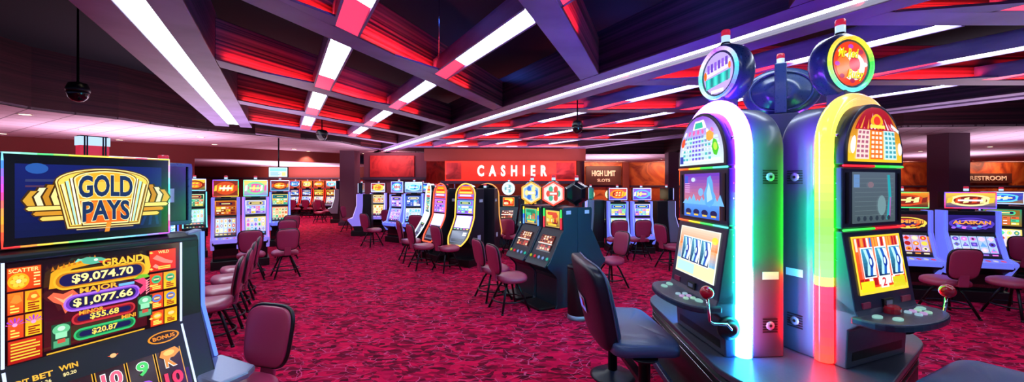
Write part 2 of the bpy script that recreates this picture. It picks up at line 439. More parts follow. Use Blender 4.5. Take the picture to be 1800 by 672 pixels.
# ------------------------------------------------------------------ upright twin-screen machines
def upright(label, loc, az, w=.5, zb=1.42, mq=(1.45, 1.75), seed=1, pal='gold', bg='#301060', frame='purple', led=None, mq_led=None, titles=(None, None), group='upright machines', body='black', depth=.42, far=True, mtitle=None, zs=1.0):
    t = thing('slot_machine', label, 'slot machine', loc, az, group)
    rng = random.Random(seed); P = PAL[pal]; h = w/2
    if titles[0] and not bg.startswith('#'): bg = '#301040'
    zu1, zu0 = zb-.05, zb-.36*zs; zl1, zl0 = zu0-.03, zu0-.40*zs; zd = zl0-.06; yl = -.12
    am, lm = (M['artfar'], M['ledfar']) if far else (M['art'], M['led'])
    mb = MB()
    mb.prism_x([(depth, 0.16), (depth, zb), (0, zb), (0, zu0-.015), (yl, zl0), (yl-.03, zl0-.02), (-.28, zd), (-.28, zd-.07), (-.14, zd-.18), (-.10, .16)], -h+.03, h-.03)
    mb.build('cabinet', M[body], t, .006)
    mb = MB(); mb.box(-h, h, -.2, depth, 0, .16); mb.build('base', M['black'], t, .008)
    for sx in (-1, 1):
        fw = .058 if frame in ('purple', 'blueplastic') else .035; x0, x1 = (-h, -h+fw) if sx < 0 else (h-fw, h)
        mb = MB(); mb.prism_x([(.16, zb+.01), (-.02, zb+.01), (-.022, zu0), (yl-.025, zl0), (-.30, zd+.015), (-.30, zd-.02), (-.16, zd-.2), (.10, zd-.2), (.16, zu0)], x0, x1)
        tr = mb.build('side_frame', M[frame], t, .006)
        mb = MB(); xm = sx*(h-.02)
        mb.tube([(xm, -.025, zb), (xm, -.026, zu0), (xm, yl-.03, zl0), (xm, -.29, zd+.02)], .011, 6, False, 0, [H(led or '#7a70ff')]*4)
        mb.build('edge_light', lm, tr, fix=False)
    sw = w-.12
    a = Art((-sw/2, -.004, zu0+.015), (1, 0, 0), (0, 0, 1), sw, zu1-zu0-.02)
    if titles[0]:
        a.rect(0, 0, 1, 1, '#140a20', ny=6, col2=bg)
        for k in range(5): a.ell(.5, .48, .48-.07*k, .36-.06*k, [P[2], bg, P[0], '#401870', '#281050'][k], 30)
        for k in range(8): a.ell(.12+.11*k, .22+.1*(k % 2), .05, .07, rc(rng, P), 12, up=k == 0)
        a.text(titles[0], .5, .56, .80, .22, '#ffa040', .035, shadow='#401008')
    else: art_paytable(a, rng, P, bg)
    a.build('upper_screen', am, t)
    d = Vector((0, yl, zl0))-Vector((0, 0, zl1)); L = d.length; uy = -d/L
    a = Art(Vector((-sw/2, yl-.003, zl0))+uy*.02, (1, 0, 0), uy, sw, L-.03)
    art_reels(a, rng, P, bg, 5, 3, rng.choice(['#c0a8e0', '#a8c4f0', '#ecd0a8', '#d8d0f0'])); a.build('reel_screen', am, t)
    # deck
    mb = MB(); mb.prism_x([(yl-.02, zl0-.012), (-.285, zd+.012), (-.29, zd-.06), (-.20, zd-.12), (yl-.02, zl0-.03)], -h+.05, h-.05); dk = mb.build('button_deck', M[frame if frame in ('purple', 'blueplastic', 'char') else 'grey'], t, .004)
    dd = Vector((0, yl-.02, zl0-.012))-Vector((0, -.285, zd+.012)); uy = dd.normalized()
    for i in range(6):
        b_ = Art(Vector((-h+.05, -.285, zd+.012)), (1, 0, 0), uy, w-.1, dd.length, step=.003)
        b_.ell(.13+i*.15, .42, .05, .22, ['#f8f0c0', '#60c8f0', '#f8f0c0', '#e04060', '#e8e8ff', '#ff5040'][i], 12); b_.build('button', M['button'], dk)
    mb = MB(); mb.box(-h+.05, h-.05, -.115, -.10, .2, zd-.24); mb.build('belly_panel', M['print'], t, .003)
    # marquee
    m0, m1 = mq; mw = w*.46
    mb = MB(); mb.box(-mw, mw, .02, .15, m0, m1); mb.box(-.08, .08, .05, .12, zb-.01, m0+.01); mq_ = mb.build('marquee', M['blackgloss'], t, .006)
    a = Art((-mw+.02, .018, m0+.02), (1, 0, 0), (0, 0, 1), 2*mw-.04, m1-m0-.04); art_marquee(a, rng, PAL[rng.choice(['gold', 'ice', pal])] if not mtitle else P, bg, mtitle); a.build('marquee_screen', am, mq_)
    led_loop(lambda x, z: (x, .014, z), [(-mw+.012, m0+.012), (mw-.012, m0+.012), (mw-.012, m1-.012), (-mw+.012, m1-.012)], .008, mq_led or [led or '#8890ff', '#c8d0ff'], 'marquee_light', lm, mq_)
    candle(t, (0, .09, m1), .028, .08)
    return t
# ------------------------------------------------------------------ tall arched machines
def arched(label, loc, az, seed, border, pal, bg, group='arched machines'):
    t = thing('arched_slot_machine', label, 'slot machine', loc, az, group)
    rng = random.Random(seed); P = PAL[pal]
    def fy(z):
        if z > 1.0: return .05*((z-1.0)/.68)
        return -.30*((1.0-z)/.55)**1.25
    def hw(z):
        if z > 1.45: return .255*math.sqrt(max(0, 1-((z-1.45)/.235)**2))
        if z < .62: return .255-.09*((.62-z)/.17)**1.5
        return .255
    prof = [(.32, .0), (.32, 1.58), (.10, 1.58), (.06, 1.45), (.02, 1.0), (-.06, .80), (-.14, .62), (-.16, .5), (-.02, .36), (.0, .14), (.0, 0)]
    mb = MB(); mb.prism_x(prof, -.26, .26); mb.build('cabinet', M['char'], t, .008)
    mb = MB(); mb.box(-.27, .27, -.18, .32, 0, .15); mb.build('base', M['black'], t, .01)
    # face shell following the arch
    zs_ = [.45+i*(1.68-.45)/40 for i in range(41)]
    mb = MB(); vs = []; fs = []
    for z in zs_:
        w_ = max(hw(z), .02); vs += [(-w_, fy(z), z), (w_, fy(z), z), (w_, fy(z)+.09, z), (-w_, fy(z)+.09, z)]
    for i in range(40):
        for k in range(4): fs.append((i*4+k, i*4+(k+1) % 4, i*4+4+(k+1) % 4, i*4+4+k))
    fs += [(3, 2, 1, 0), (160, 161, 162, 163)]
    mb.add(vs, fs); fc = mb.build('face_shell', M['blackgloss'], t)
    def mk(z0, z1):
        def fn(x, y, d):
            z = z0+(z1-z0)*y; w_ = hw(z)-.035
            return Vector(((x-.5)*2*w_, fy(z)-d-.002, z))
        return fn
    def panel(name, z0, z1, draw):
        a = Art(fn=mk(z0, z1), W=.44, Hh=z1-z0); draw(a); a.build(name, M['artfar'], t)
    def top(a):
        a.rect(0, 0, 1, 1, bg, ny=24); a.rect(.02, .36, .98, .94, '#f07818', ny=16)
        for i in range(3): a.pill(.1+.03*i, .42+.14*i, .9-.03*i, .54+.14*i, ['#ffe060', '#e03018', '#ffb020'][i])
        a.rect(.15, .22, .85, .32, '#ffffff'); a.rect(.05, .05, .95, .18, '#d83020')
    panel('arch_screen', 1.36, 1.655, top)
    panel('upper_screen', 1.06, 1.345, lambda a: art_paytable(a, rng, P, bg))
    def reel(a):
        art_reels(a, rng, P, bg, 3, 2, '#ffffff'); a.rect(.32, .4, .68, .62, '#fff8e0'); a.rect(.38, .46, .62, .56, '#e04818')
    panel('reel_screen', .74, 1.03, reel)
    def low(a):
        a.rect(0, 0, 1, 1, '#606880'); a.rect(.08, .42, .62, .9, '#15151c'); a.rect(.2, .55, .5, .75, '#e8f0ff')
        for i in range(3): a.rect(.7, .45+.16*i, .92, .57+.16*i, '#e8e8f0')
        a.rect(.1, .1, .9, .34, '#282c40')
    panel('control_panel', .50, .72, low)
    pts = [Vector((hw(z)+.004, fy(z)-.012, z)) for z in zs_[:-1]]
    top_ = [Vector((.255*math.sin(R(a)), fy(1.66)-.012, 1.45+.238*math.cos(R(a)))) for a in range(40, -41, -10)]
    path = [p for p in pts if p.z < 1.62]+top_+[Vector((-p.x, p.y, p.z)) for p in pts[::-1] if p.z < 1.62]
    mb = MB(); N = len(path); mb.tube(path, .014, 6, True, 0, [H(border)]*N); mb.build('border_light', M['ledfar'], t, fix=False)
    candle(t, (0, .2, 1.58), .03, .10)
    for sx in (-1, 1):
        for y0, y1, z0, z1 in ((.16, .27, 1.30, 1.36), (.10, .2, .52, .62)): mb = MB(); mb.box(min(sx*.2605, sx*.263), max(sx*.2605, sx*.263), y0, y1, z0, z1); mb.build('sticker', M['white'], t)
    return t

# ------------------------------------------------------------------ slant stepper machines with toppers
def slant(label, loc, az, seed, hexcol, facecol, topaz, pal='gold', bg='#182858', bars=True, group='dark teal slant machines', far=False, shape=6, tz=1.55, topx=0):
    t = thing('slant_slot_machine', label, 'slot machine', loc, az, group)
    rng = random.Random(seed); P = PAL[pal]; h = .278
    am, lm = (M['artfar'], M['ledfar']) if far else (M['art'], M['led'])
    prof = [(.64, .0), (.64, 1.36), (.40, 1.36), (.385, 1.33), (.40, 1.05), (.36, 1.0), (.17, .64), (.13, .60), (.14, .56), (.27, .44), (.29, .40), (.29, .05), (.26, 0)]
    mb = MB(); mb.prism_x(prof, -h, -h+.022); mb.build('side_panel', M['teal'], t, .004)
    mb = MB(); mb.prism_x(prof, h-.022, h); mb.build('side_panel', M['teal'], t, .004)
    inner = [(.63, .02), (.63, 1.35), (.415, 1.35), (.415, 1.05), (.375, .99), (.19, .65), (.15, .60), (.155, .57), (.28, .45), (.30, .40), (.30, .02)]
    mb = MB(); mb.prism_x(inner, -h+.022, h-.022); mb.build('cabinet', M['tealdark'], t, .004)
    mb = MB(); mb.prism_z([(-h+.02, .30), (h-.02, .30), (h-.04, .02), (-h+.04, .02)], 0, .035); mb.build('foot_rest', M['black'], t, .008)
    a = Art((-.165, .412, 1.075), (1, 0, 0), (0, 0, 1), .33, .235)
    a.rect(0, 0, 1, 1, '#d0b060'); a.rect(.03, .04, .97, .96, bg, ny=8, col2=P[0])
    for i in range(4): a.ell(.3+.4*(i % 2), .32+.36*(i//2), .2, .17, rc(rng, P), 14)
    a.pill(.15, .72, .85, .9, P[2]); a.rect(.2, .08, .8, .2, rc(rng, P))
    for i in range(7): a.rect(.1+i*.115, .3, .17+i*.115, .3+.4*rng.random(), rc(rng, P), up=i == 0)
    a.build('upper_glass', am, t)
    if bars:
        for sx in (-1, 1):
            mb = MB(); pts = [(sx*.205, .405, 1.06+.27*i/12) for i in range(13)]
            cs = [H(c) for c in (['#40ff60', '#40ff60', '#ff3040', '#ff3040'] if seed % 2 else ['#ffd030', '#40e080', '#3070ff', '#60a0ff'])]
            mb.tube(pts, .011, 6, False, 0, [cs[min(3, (12-i)//3)] for i in range(13)]); mb.build('light_bar', lm, t, fix=False)
    o = Vector((0, .19, .65)); e = Vector((0, .375, .99)); L = (e-o).length; uy = (e-o)/L
    a = Art(Vector((-.17, .19, .65))+uy*.11, (1, 0, 0), uy, .34, L-.14, step=.0009)
    a.rect(0, 0, 1, 1, '#101018')
    for c_ in range(5):
        a.rect(.04+c_*.19, .5, .2+c_*.19, .96, '#c86848', ny=4, col2='#703028'); a.rect(.04+c_*.19, .06, .2+c_*.19, .4, '#b05840', ny=4, col2='#602820')
        for r_ in range(3): a.rect(.065+c_*.19, .54+r_*.14, .175+c_*.19, .64+r_*.14, rc(rng, ['#301820', '#f0d0a0', '#402030', '#e8e0d8']), up=r_ == 0)
        for r_ in range(2): a.rect(.065+c_*.19, .1+r_*.15, .175+c_*.19, .2+r_*.15, rc(rng, ['#301820', '#f0d0a0', '#c83020']), up=r_ == 0)
    a.rect(.02, .42, .98, .48, '#f0e8e0'); a.build('reel_glass', am, t)
    # console with buttons
    mb = MB(); mb.prism_x([(.235, .715), (.15, .63), (.10, .575), (.115, .555), (.24, .66)], -h+.03, h-.03); ck = mb.build('button_deck', M['tealdark'], t, .006)
    for i, (x, cc) in enumerate(((-.2, '#d0e040'), (-.1, '#ff3048'), (0, '#9ab8ff'), (.1, '#9ab8ff'), (.2, '#30d8c0'))):
        p = Vector((x, .175, .662)); mb = MB()
        mb.add([p+Vector((.024*math.cos(2*PI*k/12), .014*math.sin(2*PI*k/12), .014*math.sin(2*PI*k/12)+.004+z_)) for z_ in (0, .012) for k in range(12)],
               [[12+k for k in range(12)]]+[(k, (k+1) % 12, 12+(k+1) % 12, 12+k) for k in range(12)], 0, False, H(cc))
        mb.build('button', M['button'], ck, fix=False)
    for sx in (-1, 1): mb = MB(); mb.box(min(sx*(h+.001), sx*(h+.003)), max(sx*(h+.001), sx*(h+.003)), .44, .52, 1.27, 1.32); mb.build('sticker', M['white'], t)
    # topper, swivelled
    mb = MB(); mb.lathe([(.05, 1.36), (.035, 1.37), (.03, 1.42)], (topx, .43, 0), 14); mb.build('topper_post', M['black'], t)
    rz = R(az-topaz) ; Rm = Matrix.Rotation(rz, 3, 'Z'); cc = Vector((topx, .43, tz)); r = .175
    def T(x, y, z): return cc+Rm@Vector((x, y, z))
    ns = shape; a0 = PI/2
    ring = lambda rr, y: [T(rr*math.cos(a0+2*PI*k/ns), y, rr*math.sin(a0+2*PI*k/ns)) for k in range(ns)]
    mb = MB(); vs = []; lv = [(r*.72, .16), (r, .09), (r*1.06, .0), (r*1.06, -.05)]
    for rr, y in lv: vs += ring(rr, y)
    fs = [(i*ns+k, i*ns+(k+1) % ns, (i+1)*ns+(k+1) % ns, (i+1)*ns+k) for i in range(3) for k in range(ns)]+[list(range(ns))[::-1], [3*ns+k for k in range(ns)]]
    mb.add(vs, fs); tp = mb.build('topper', M['blackgloss'], t, .006)
    mb = MB(); mb.tube(ring(r*.94, -.055), .013, 6, True, 0, [H(hexcol)]*ns); mb.build('topper_border', lm, tp, fix=False)
    a = Art(fn=lambda x, y, d: T((x-.5)*2*r, -.052-d, (y-.5)*2*r), W=1, Hh=1)
    def ng(rr, col): a.poly([(.5+rr*math.cos(a0+2*PI*k/ns), .5+rr*math.sin(a0+2*PI*k/ns)) for k in range(ns)], col)
    ng(.44, facecol[0]); ng(.36, facecol[1])
    for k in range(6): a.ell(.5+.2*math.cos(k*PI/3), .5+.2*math.sin(k*PI/3), .09, .13, facecol[2+k % 2], 10, up=k == 0)
    a.rect(.3, .42, .7, .58, facecol[3]); a.rect(.36, .46, .64, .54, '#ffffff'); a.build('topper_face', am, tp)
    mb2 = candle(t, tuple(T(0, .02, r*1.0)), .026, .09)
    return t

# ------------------------------------------------------------------ the big arch-topped machines
def lerp_stops(st, z):
    for (z0, c0), (z1, c1) in zip(st, st[1:]):
        if z <= z1:
            t = max(0, (z-z0)/(z1-z0)); return tuple(a*(1-t)+b*t for a, b in zip(c0, c1))
    return st[-1][1]
def big_machine(label, loc, az, stops, seed, kind, topaz, redbtn=False, lever=True, flank_fills=()):
    t = thing('giant_slot_machine', label, 'slot machine', loc, az)
    rng = random.Random(seed); h = .325; Z0 = .56
    arch = lambda w, z0, zs, zt, n=24: [(-w, z0)]+[(-w*math.cos(PI*i/n), zs+(zt-zs)*math.sin(PI*i/n)) for i in range(n+1)]+[(w, z0)]
    # rear body, arch profile
    mb = MB(); mb.prism_y(arch(h-.01, Z0, 1.92, 2.20), .02, .155, 0, True); mb.prism_y(arch(.345, Z0, 1.92, 2.235, 32), .15, .37, 0, True)
    for y0 in (.185,):
        pass
    body = mb.build('cabinet', M['juke'], t, .012)
    for zc, rr in ((1.74, .05), (.77, .05)):
        for sx in (-1, 1):
            x = sx*.346; mb = MB()
            for k in range(6):
                zz = zc-rr+2*rr*(k+.5)/6; hwid = rr
                mb.box(min(x, x+sx*.004), max(x, x+sx*.004), .27-hwid, .27+hwid, zz-.004, zz+.004)
            mb.lathe([(.028, 0), (.028, sx*.006), (.012, sx*.008)], (x, .27, zc), 16, 1, axis='x')
            mb.lathe([(.010, 0), (.010, sx*.010)], (x, .27, zc), 10, 0, axis='x')
            mb.build('speaker_grille', [M['black'], M['grey']], t)
    # lower front cabinet
    mb = MB(); mb.prism_x([(.05, Z0), (.05, 1.0), (-.07, .93), (-.10, .86), (-.03, .80), (-.02, Z0)], -h, h); mb.build('lower_cabinet', M['juke'], t, .008)
    mb = MB(); mb.box(-h+.05, h-.05, -.024, -.018, .60, .76); mb.build('belly_door', M['black'], t, .004)
    # reel module (leans out at the bottom)
    mb = MB(); mb.prism_x([(.06, .90), (.06, 1.40), (.0, 1.40), (-.075, .90)], -h, h); rm = mb.build('reel_module', M['jukebezel'], t, .008)
    uy = Vector((0, .075, .5)).normalized()
    W_, Hh = .53, .355
    a = Art(Vector((-W_/2, -.075, .90))+uy*.115+Vector((0, -.003, 0)), (1, 0, 0), uy, W_, Hh, step=.0008)
    if kind == 'lobster':
        a.rect(0, 0, 1, 1, '#f0f8e8'); a.rect(.02, .60, .98, .98, '#f08030', ny=8, col2='#f8d8c0'); a.ell(.9, .82, .07, .07, '#ffe040'); a.rect(.02, .02, .98, .30, '#e8e8b8'); a.rect(.05, .05, .5, .25, '#b8e8e8')
        a.rect(.02, .30, .98, .6, '#60b0e0', ny=6, col2='#f0a860')
    else:
        a.rect(0, 0, 1, 1, '#ffd838'); a.rect(.03, .10, .97, .97, '#e83018', ny=6, col2='#f07028')
        for i in range(16): a.rect(.05+.058*i, .72+.1*rng.random(), .09+.058*i, .96, rc(rng, ['#ffffff', '#f8a040', '#b81830', '#ffe0d0', '#3870c8']), up=i == 0)
        for i in range(10): a.rect(.04+.09*i, .14, .11+.09*i, .26, rc(rng, ['#f04028', '#ffd030', '#ffffff', '#b01818']), up=i == 0)
        a.rect(.04, .04, .3, .22, '#e8e020'); a.rect(.68, .06, .94, .24, '#d8d020'); a.rect(.42, .08, .58, .28, '#fff0f0'); a.text('2', .5, .18, .08, .15, '#d02030')
    for i in range(3):
        x0 = .13+.26*i
        a.rect(x0-.012, .27, x0+.232, .80, '#ffffff'); a.rect(x0, .29, x0+.22, .78, '#0c1c50', ny=8, col2='#40a0c8')
        for k in range(3):
            cx = x0+.05+.05*k
            a.poly([(cx, .32), (cx+.05, .31), (cx+.09, .52), (cx+.05, .76), (cx-.01, .77), (cx+.04, .54)], ['#b8f0ff', '#2060c0', '#e8fcff'][k])
        a.ell(x0+.15, .54, .045, .1, '#1838a0'); a.ell(x0+.14, .55, .022, .06, '#d8f8ff')
    a.build('reel_screen', M['art'], rm)
    mb = MB(); mb.box(-.05, .05, -.08, -.06, .925, .975, 0); mb.box(-.03, .03, -.084, -.078, .94, .965, 1); mb.build('bill_slot', [M['black'], M['grey']], rm)
    for x0, x1 in ((.16, .26), (-.26, -.18)): mb = MB(); mb.box(x0, x1, -.075, -.058, .935, .97); mb.build('badge', M['maroon'], rm)
    # mid module
    mb = MB(); mb.box(-h, h, 0, .06, 1.415, 1.80); mm = mb.build('screen_module', M['jukebezel'], t, .008)
    for x in (-.285, .285): mb = MB(); mb.box(x-.012, x+.012, -.006, .0, 1.45, 1.765); mb.build('grille_bar', M['black'], mm)
    a = Art((-.235, -.003, 1.445), (1, 0, 0), (0, 0, 1), .47, .325)
    if kind == 'lobster':
        a.rect(0, 0, 1, 1, '#f09038', ny=14, col2='#5a30c0'); a.rect(0, 0, 1, .32, '#2860d0', ny=8, col2='#58a0f0')
        for i in range(9): a.poly([(i*.12-.05, .30), (i*.12+.06, .42+.06*(i % 3)), (i*.12+.16, .30)], '#70b8f8', i == 0)
        for i in range(4): a.ell(.14+.24*i, .12, .09, .07, '#101c50', 14, up=i == 0)
        for i in range(4): a.rect(.08+.24*i, .04, .2+.24*i, .08, '#e8c040', up=i == 0)
        a.poly([(.66, .3), (.6, .55), (.68, .72), (.7, .9), (.78, .95), (.84, .8), (.86, .6), (.92, .5), (.86, .34), (.76, .26)], '#58a8e8')
        a.poly([(.7, .36), (.68, .56), (.74, .8), (.79, .62), (.84, .44)], '#a8d8ff'); a.ell(.52, .58, .07, .09, '#78b0e8'); a.ell(.3, .86, .06, .05, '#c8d8ff'); a.rect(.04, .78, .14, .95, '#3858d0')
        for i in range(5): a.rect(.05, .56+.05*i, .2, .58+.05*i, '#d8a0e0', up=i == 0)
    else:
        a.rect(0, 0, 1, 1, '#5c7078', ny=12, col2='#6a7c90'); a.rect(.03, .7, .16, .95, '#80b0f0')
        for i in range(9): a.rect(.05, .15+.09*i, .95, .155+.09*i, '#88a0a8', up=i == 0)
        a.poly([(.78, .05), (.86, .05), (.9, .5), (.86, .95), (.8, .95), (.83, .5)], '#30c8d8'); a.poly([(.84, .1), (.87, .1), (.885, .5), (.86, .5)], '#d070d8')
        a.ell(.66, .34, .10, .2, '#90b8c0', 16); a.ell(.4, .75, .07, .06, '#a08898', 12)
        for i in range(6): a.ell(.12+.14*i, .09, .04, .05, '#384858', 10, up=i == 0)
    a.build('bonus_screen', M['art'] if kind == 'lobster' else M['artdim'], mm)
    for zc, nm in ((1.4075, 0), (1.808, 1)):
        mb = MB(); cs = ['#ff6020', '#e0d020', '#40e060', '#60e0d0'] if kind == 'lobster' else ['#ff2030', '#ff2030', '#30e040', '#40f060']
        if nm == 0 and kind != 'lobster': cs = cs[::-1]
        N = 16; pts = [(-h+2*h*i/N, -.004, zc) for i in range(N+1)]
        mb.tube(pts, .007, 6, False, 0, [H(cs[min(3, i*4//N)]) for i in range(N+1)]); mb.build('light_strip', M['led'], t, fix=False)
    # arch hood with the pay panel
    mb = MB(); mb.prism_y(arch(h, 1.815, 1.87, 2.21), -.01, .09, 0, True); hd = mb.build('arch_hood', M['jukebezel'], t, .008)
    def fn(x, y, d):
        z = 1.835+.35*y; ww = .295
        if z > 1.88: ww = .295*math.sqrt(max(.002, 1-((z-1.88)/.308)**2))
        return Vector(((x-.5)*2*ww, -.011-d, z))
    a = Art(fn=fn, W=.55, Hh=.35, step=.0006)
    if kind == 'lobster':
        a.rect(0, 0, 1, 1, '#d8f4f0', ny=24, col2='#8a48d8'); 
        for i in range(7): a.rect(.06, .06+.075*i, .94, .115+.075*i, rc(rng, ['#e8fffa', '#c8f0f0', '#f0f8ff']), up=i == 0)
        for c_ in range(9):
            for r_ in range(6): a.rect(.1+.075*c_, .1+.09*r_, .155+.075*c_, .15+.09*r_, '#6858d8' if 3 <= c_ < 6 else rc(rng, ['#40b8c0', '#b8d8e0', '#7088c0']), up=(c_ == 0 and r_ == 0))
        a.rect(.28, .74, .72, .92, '#f0f0ff', ny=4); a.rect(.34, .76, .62, .88, '#18c0a0', ny=4)
        for i in range(7): a.ell(.08+.13*i, .68, .035, .05, rc(rng, ['#f8a0e0', '#ff60b0', '#ffffff']), 10, up=i == 0)
        a.poly([(.82, .18), (.78, .34), (.84, .5), (.9, .46), (.93, .3), (.88, .16)], '#40c818'); a.ell(.86, .34, .04, .08, '#b8f040'); a.poly([(.68, .5), (.7, .64), (.8, .68), (.88, .6), (.84, .5), (.76, .46)], '#f8a018'); a.ell(.08, .5, .05, .1, '#ff5020'); a.rect(.03, .04, .12, .2, '#2848b0')
    else:
        a.rect(0, 0, 1, 1, '#ffc828', ny=24, col2='#a01020'); a.rect(.06, .58, .94, .98, '#a81428', ny=12)
        for i in range(12): a.poly([(.08+.075*i, .6), (.12+.075*i, .6), (.1+.07*i, .6+.3*rng.random()), ], rc(rng, ['#ff6080', '#f83030', '#ffa040', '#ffd0e0']), i == 0)
        a.ell(.52, .76, .16, .12, '#ffb020'); a.ell(.52, .76, .09, .08, '#ff3828'); a.rect(.36, .62, .70, .68, '#ffe860')
        for c_, (cc, c2) in enumerate((('#f8d8d0', '#b0607c'), ('#f07020', '#ffe8d8'), ('#c8e8e8', '#40a0b0'))):
            a.rect(.12+.26*c_, .05, .36+.26*c_, .58, cc)
            for q in range(3):
                for r_ in range(6): a.rect(.14+.26*c_+.075*q, .08+.085*r_, .19+.26*c_+.075*q, .13+.085*r_, c2, up=(q == 0 and r_ == 0))
        a.ell(.06, .3, .045, .16, '#ffffff'); a.ell(.94, .25, .04, .12, '#f8e8ff'); a.poly([(.84, .72), (.98, .6), (.96, .54), (.82, .66)], '#e8f0ff')
    a.build('pay_panel', M['art'], hd)
    # neon arch
    path = []
    w_ = .331
    for i in range(26): z = Z0+.01+(1.95-Z0)*i/26; path.append((-w_, .098, z))
    for i in range(25): an = PI*i/24; path.append((-w_*math.cos(an), .098, 1.95+.30*math.sin(an)))
    path += [(-p[0], p[1], p[2]) for p in path[:26][::-1]]
    mb = MB(); mb.tube(path, .051, 14, False, 0, [lerp_stops(stops, p[2]) for p in path]); mb.build('neon_tube', M['neon'], t, fix=False)
    # control deck, rounded front
    def dk(w0, y0, ext, n=16): return [(-w0, y0)]+[(-w0*math.cos(PI*i/n)*(1 if True else 1), y0-.06-ext*math.sin(PI*i/n)**.7) for i in range(n+1)]+[(w0, y0)]
    mb = MB(); mb.prism_z(dk(h+.03, -.055, .19), .855, .90, 0); de = mb.build('control_deck', M['jukebezel'], t, .012)
    mb = MB()
    def btn(x, y, rx, ry, z, hh, col, mi=0, n=16):
        mb = MB()
        vs = [(x+rx*math.cos(2*PI*k/n)*s_, y+ry*math.sin(2*PI*k/n)*s_, zz) for zz, s_ in ((z, 1), (z+hh*.7, 1), (z+hh, .8)) for k in range(n)]
        mb.add(vs, [[2*n+k for k in range(n)]]+[(i*n+k, i*n+(k+1) % n, (i+1)*n+(k+1) % n, (i+1)*n+k) for i in range(2) for k in range(n)], 0, False, H(col)); mb.build('button', M['redknob'] if mi else M['button'], de, fix=False)
    if redbtn: btn(-.03, -.11, .055, .04, .90, .04, '#e01830', 1)
    for x, y in ((-.23, -.13), (-.17, -.20), (.22, -.14)): btn(x, y, .035, .022, .90, .012, '#a8e8e0')
    for i in range(3):
        for j in range(2): btn(.05+.055*i, -.20+.05*j, .02, .018, .90, .012, ['#b0d8f0', '#d8b0f0', '#b8f0d8'][i])
    if lever:
        mb = MB(); mb.lathe([(.075, 0), (.075, .02), (.06, .035), (.045, .04), (.045, .055), (.02, .06)], (h, -.005, .755), 24, axis='x'); lv = mb.build('lever', M['char'], t)
        mb = MB(); mb.tube([(h+.05, -.005, .755), (h+.075, -.03, .775), (h+.08, -.06, .805), (h+.08, -.15, .812), (h+.08, -.175, .83), (h+.08, -.19, .98)], .009, 8)
        mb.build('lever_arm', M['chrome'], lv)
        mb = MB(); mb.sell((h+.08, -.192, 1.01), (.042, .042, .042), 1, 1, 20, 12); mb.build('lever_knob', M['redknob'], lv)
    # bolts and a sticker along the sides
    for sx in (-1, 1):
        x = sx*(h-.009)
        for z in (2.0, 1.70, 1.60, 1.36, 1.22, 1.05):
            mb = MB(); mb.lathe([(.011, 0), (.011, sx*.006), (.005, sx*.009)], (x, .035, z), 10, axis='x'); mb.build('bolt', M['chrome'], t)
        for y0, y1, z0, z1, xx in ((.03, .045, 1.48, 1.515, x), (.22, .33, 1.07, 1.12, sx*.3455)):
            mb = MB(); mb.box(min(xx, xx+sx*.002), max(xx, xx+sx*.002), y0, y1, z0, z1); mb.build('sticker', M['white'], t)
    # added one-sided lamps tinting the rear flank on the side facing the neighbour
    for side, zc, ln, col, pw in flank_fills:
        la = bpy.data.lights.new('flank_fill', 'AREA'); la.energy = pw*.42; la.spread = R(95); la.color = col; la.shape = 'RECTANGLE'; la.size = ln; la.size_y = .03
        lo = bpy.data.objects.new('flank_fill', la); C.objects.link(lo); lo.parent = t
        zax = -Vector((-side*.62, .78, 0)).normalized(); xax = Vector((0, 0, 1)); lo.location = (side*.44, .10, zc)
        lo.rotation_euler = Matrix((xax, zax.cross(xax), zax)).transposed().to_euler()
    # topper
    Rm = Matrix.Rotation(R(az-topaz), 3, 'Z'); cc = Vector((0, .17, 2.505))
    oval = kind == 'rear'
    kx = 1.38 if oval else 1
    def T(x, y, z): return cc+Rm@Vector((x*kx, y, z))
    mb = MB(); mb.box(-.07, .07, .12, .24, 2.17, 2.36); mb.build('topper_mount', M['juke'], t, .01)
    n = 40; vs = []
    lv_ = [(.06, .15), (.10, .15), (.115, .115), (.19, .10), (.212, .07), (.215, -.02), (.20, -.045), (.165, -.045)]
    for rr, y in lv_: vs += [T(rr*math.cos(2*PI*k/n), y, rr*math.sin(2*PI*k/n)) for k in range(n)]
    mb = MB(); mb.add(vs, [(i*n+k, i*n+(k+1) % n, (i+1)*n+(k+1) % n, (i+1)*n+k) for i in range(len(lv_)-1) for k in range(n)], 0, True)
    mb.add(vs[:n], [list(range(n))[::-1]]); mb.add(vs[-n:], [list(range(n))]); tp = mb.build('topper', M['jukeblue'], t)
    mb = MB(); pts = [T(.188*math.cos(2*PI*k/n), -.05, .178*math.sin(2*PI*k/n)) for k in range(n)]
    cs = []
    for k in range(n):
        c_ = ['#40d0ff', '#c8c0ff', '#b060ff', '#e0d0ff', '#60ffd0', '#c8fff0', '#50b0ff', '#8060ff'] if kind == 'lobster' else ['#40ff50', '#e8f040', '#ffb030', '#ffc040', '#c0ff40', '#60ffb0', '#60e8ff', '#60f080']
        f = k/n*8; j = int(f); cs.append(tuple(x*(1-f+j)+y*(f-j) for x, y in zip(H(c_[j % 8]), H(c_[(j+1) % 8]))))
    mb.tube(pts, .014, 10, True, 0, cs); mb.build('topper_ring', M['led'], tp, fix=False)
    a = Art(fn=lambda x, y, d: T((x-.5)*.32, -.046-d, (y-.5)*.32), W=.32, Hh=.32, step=.0008)
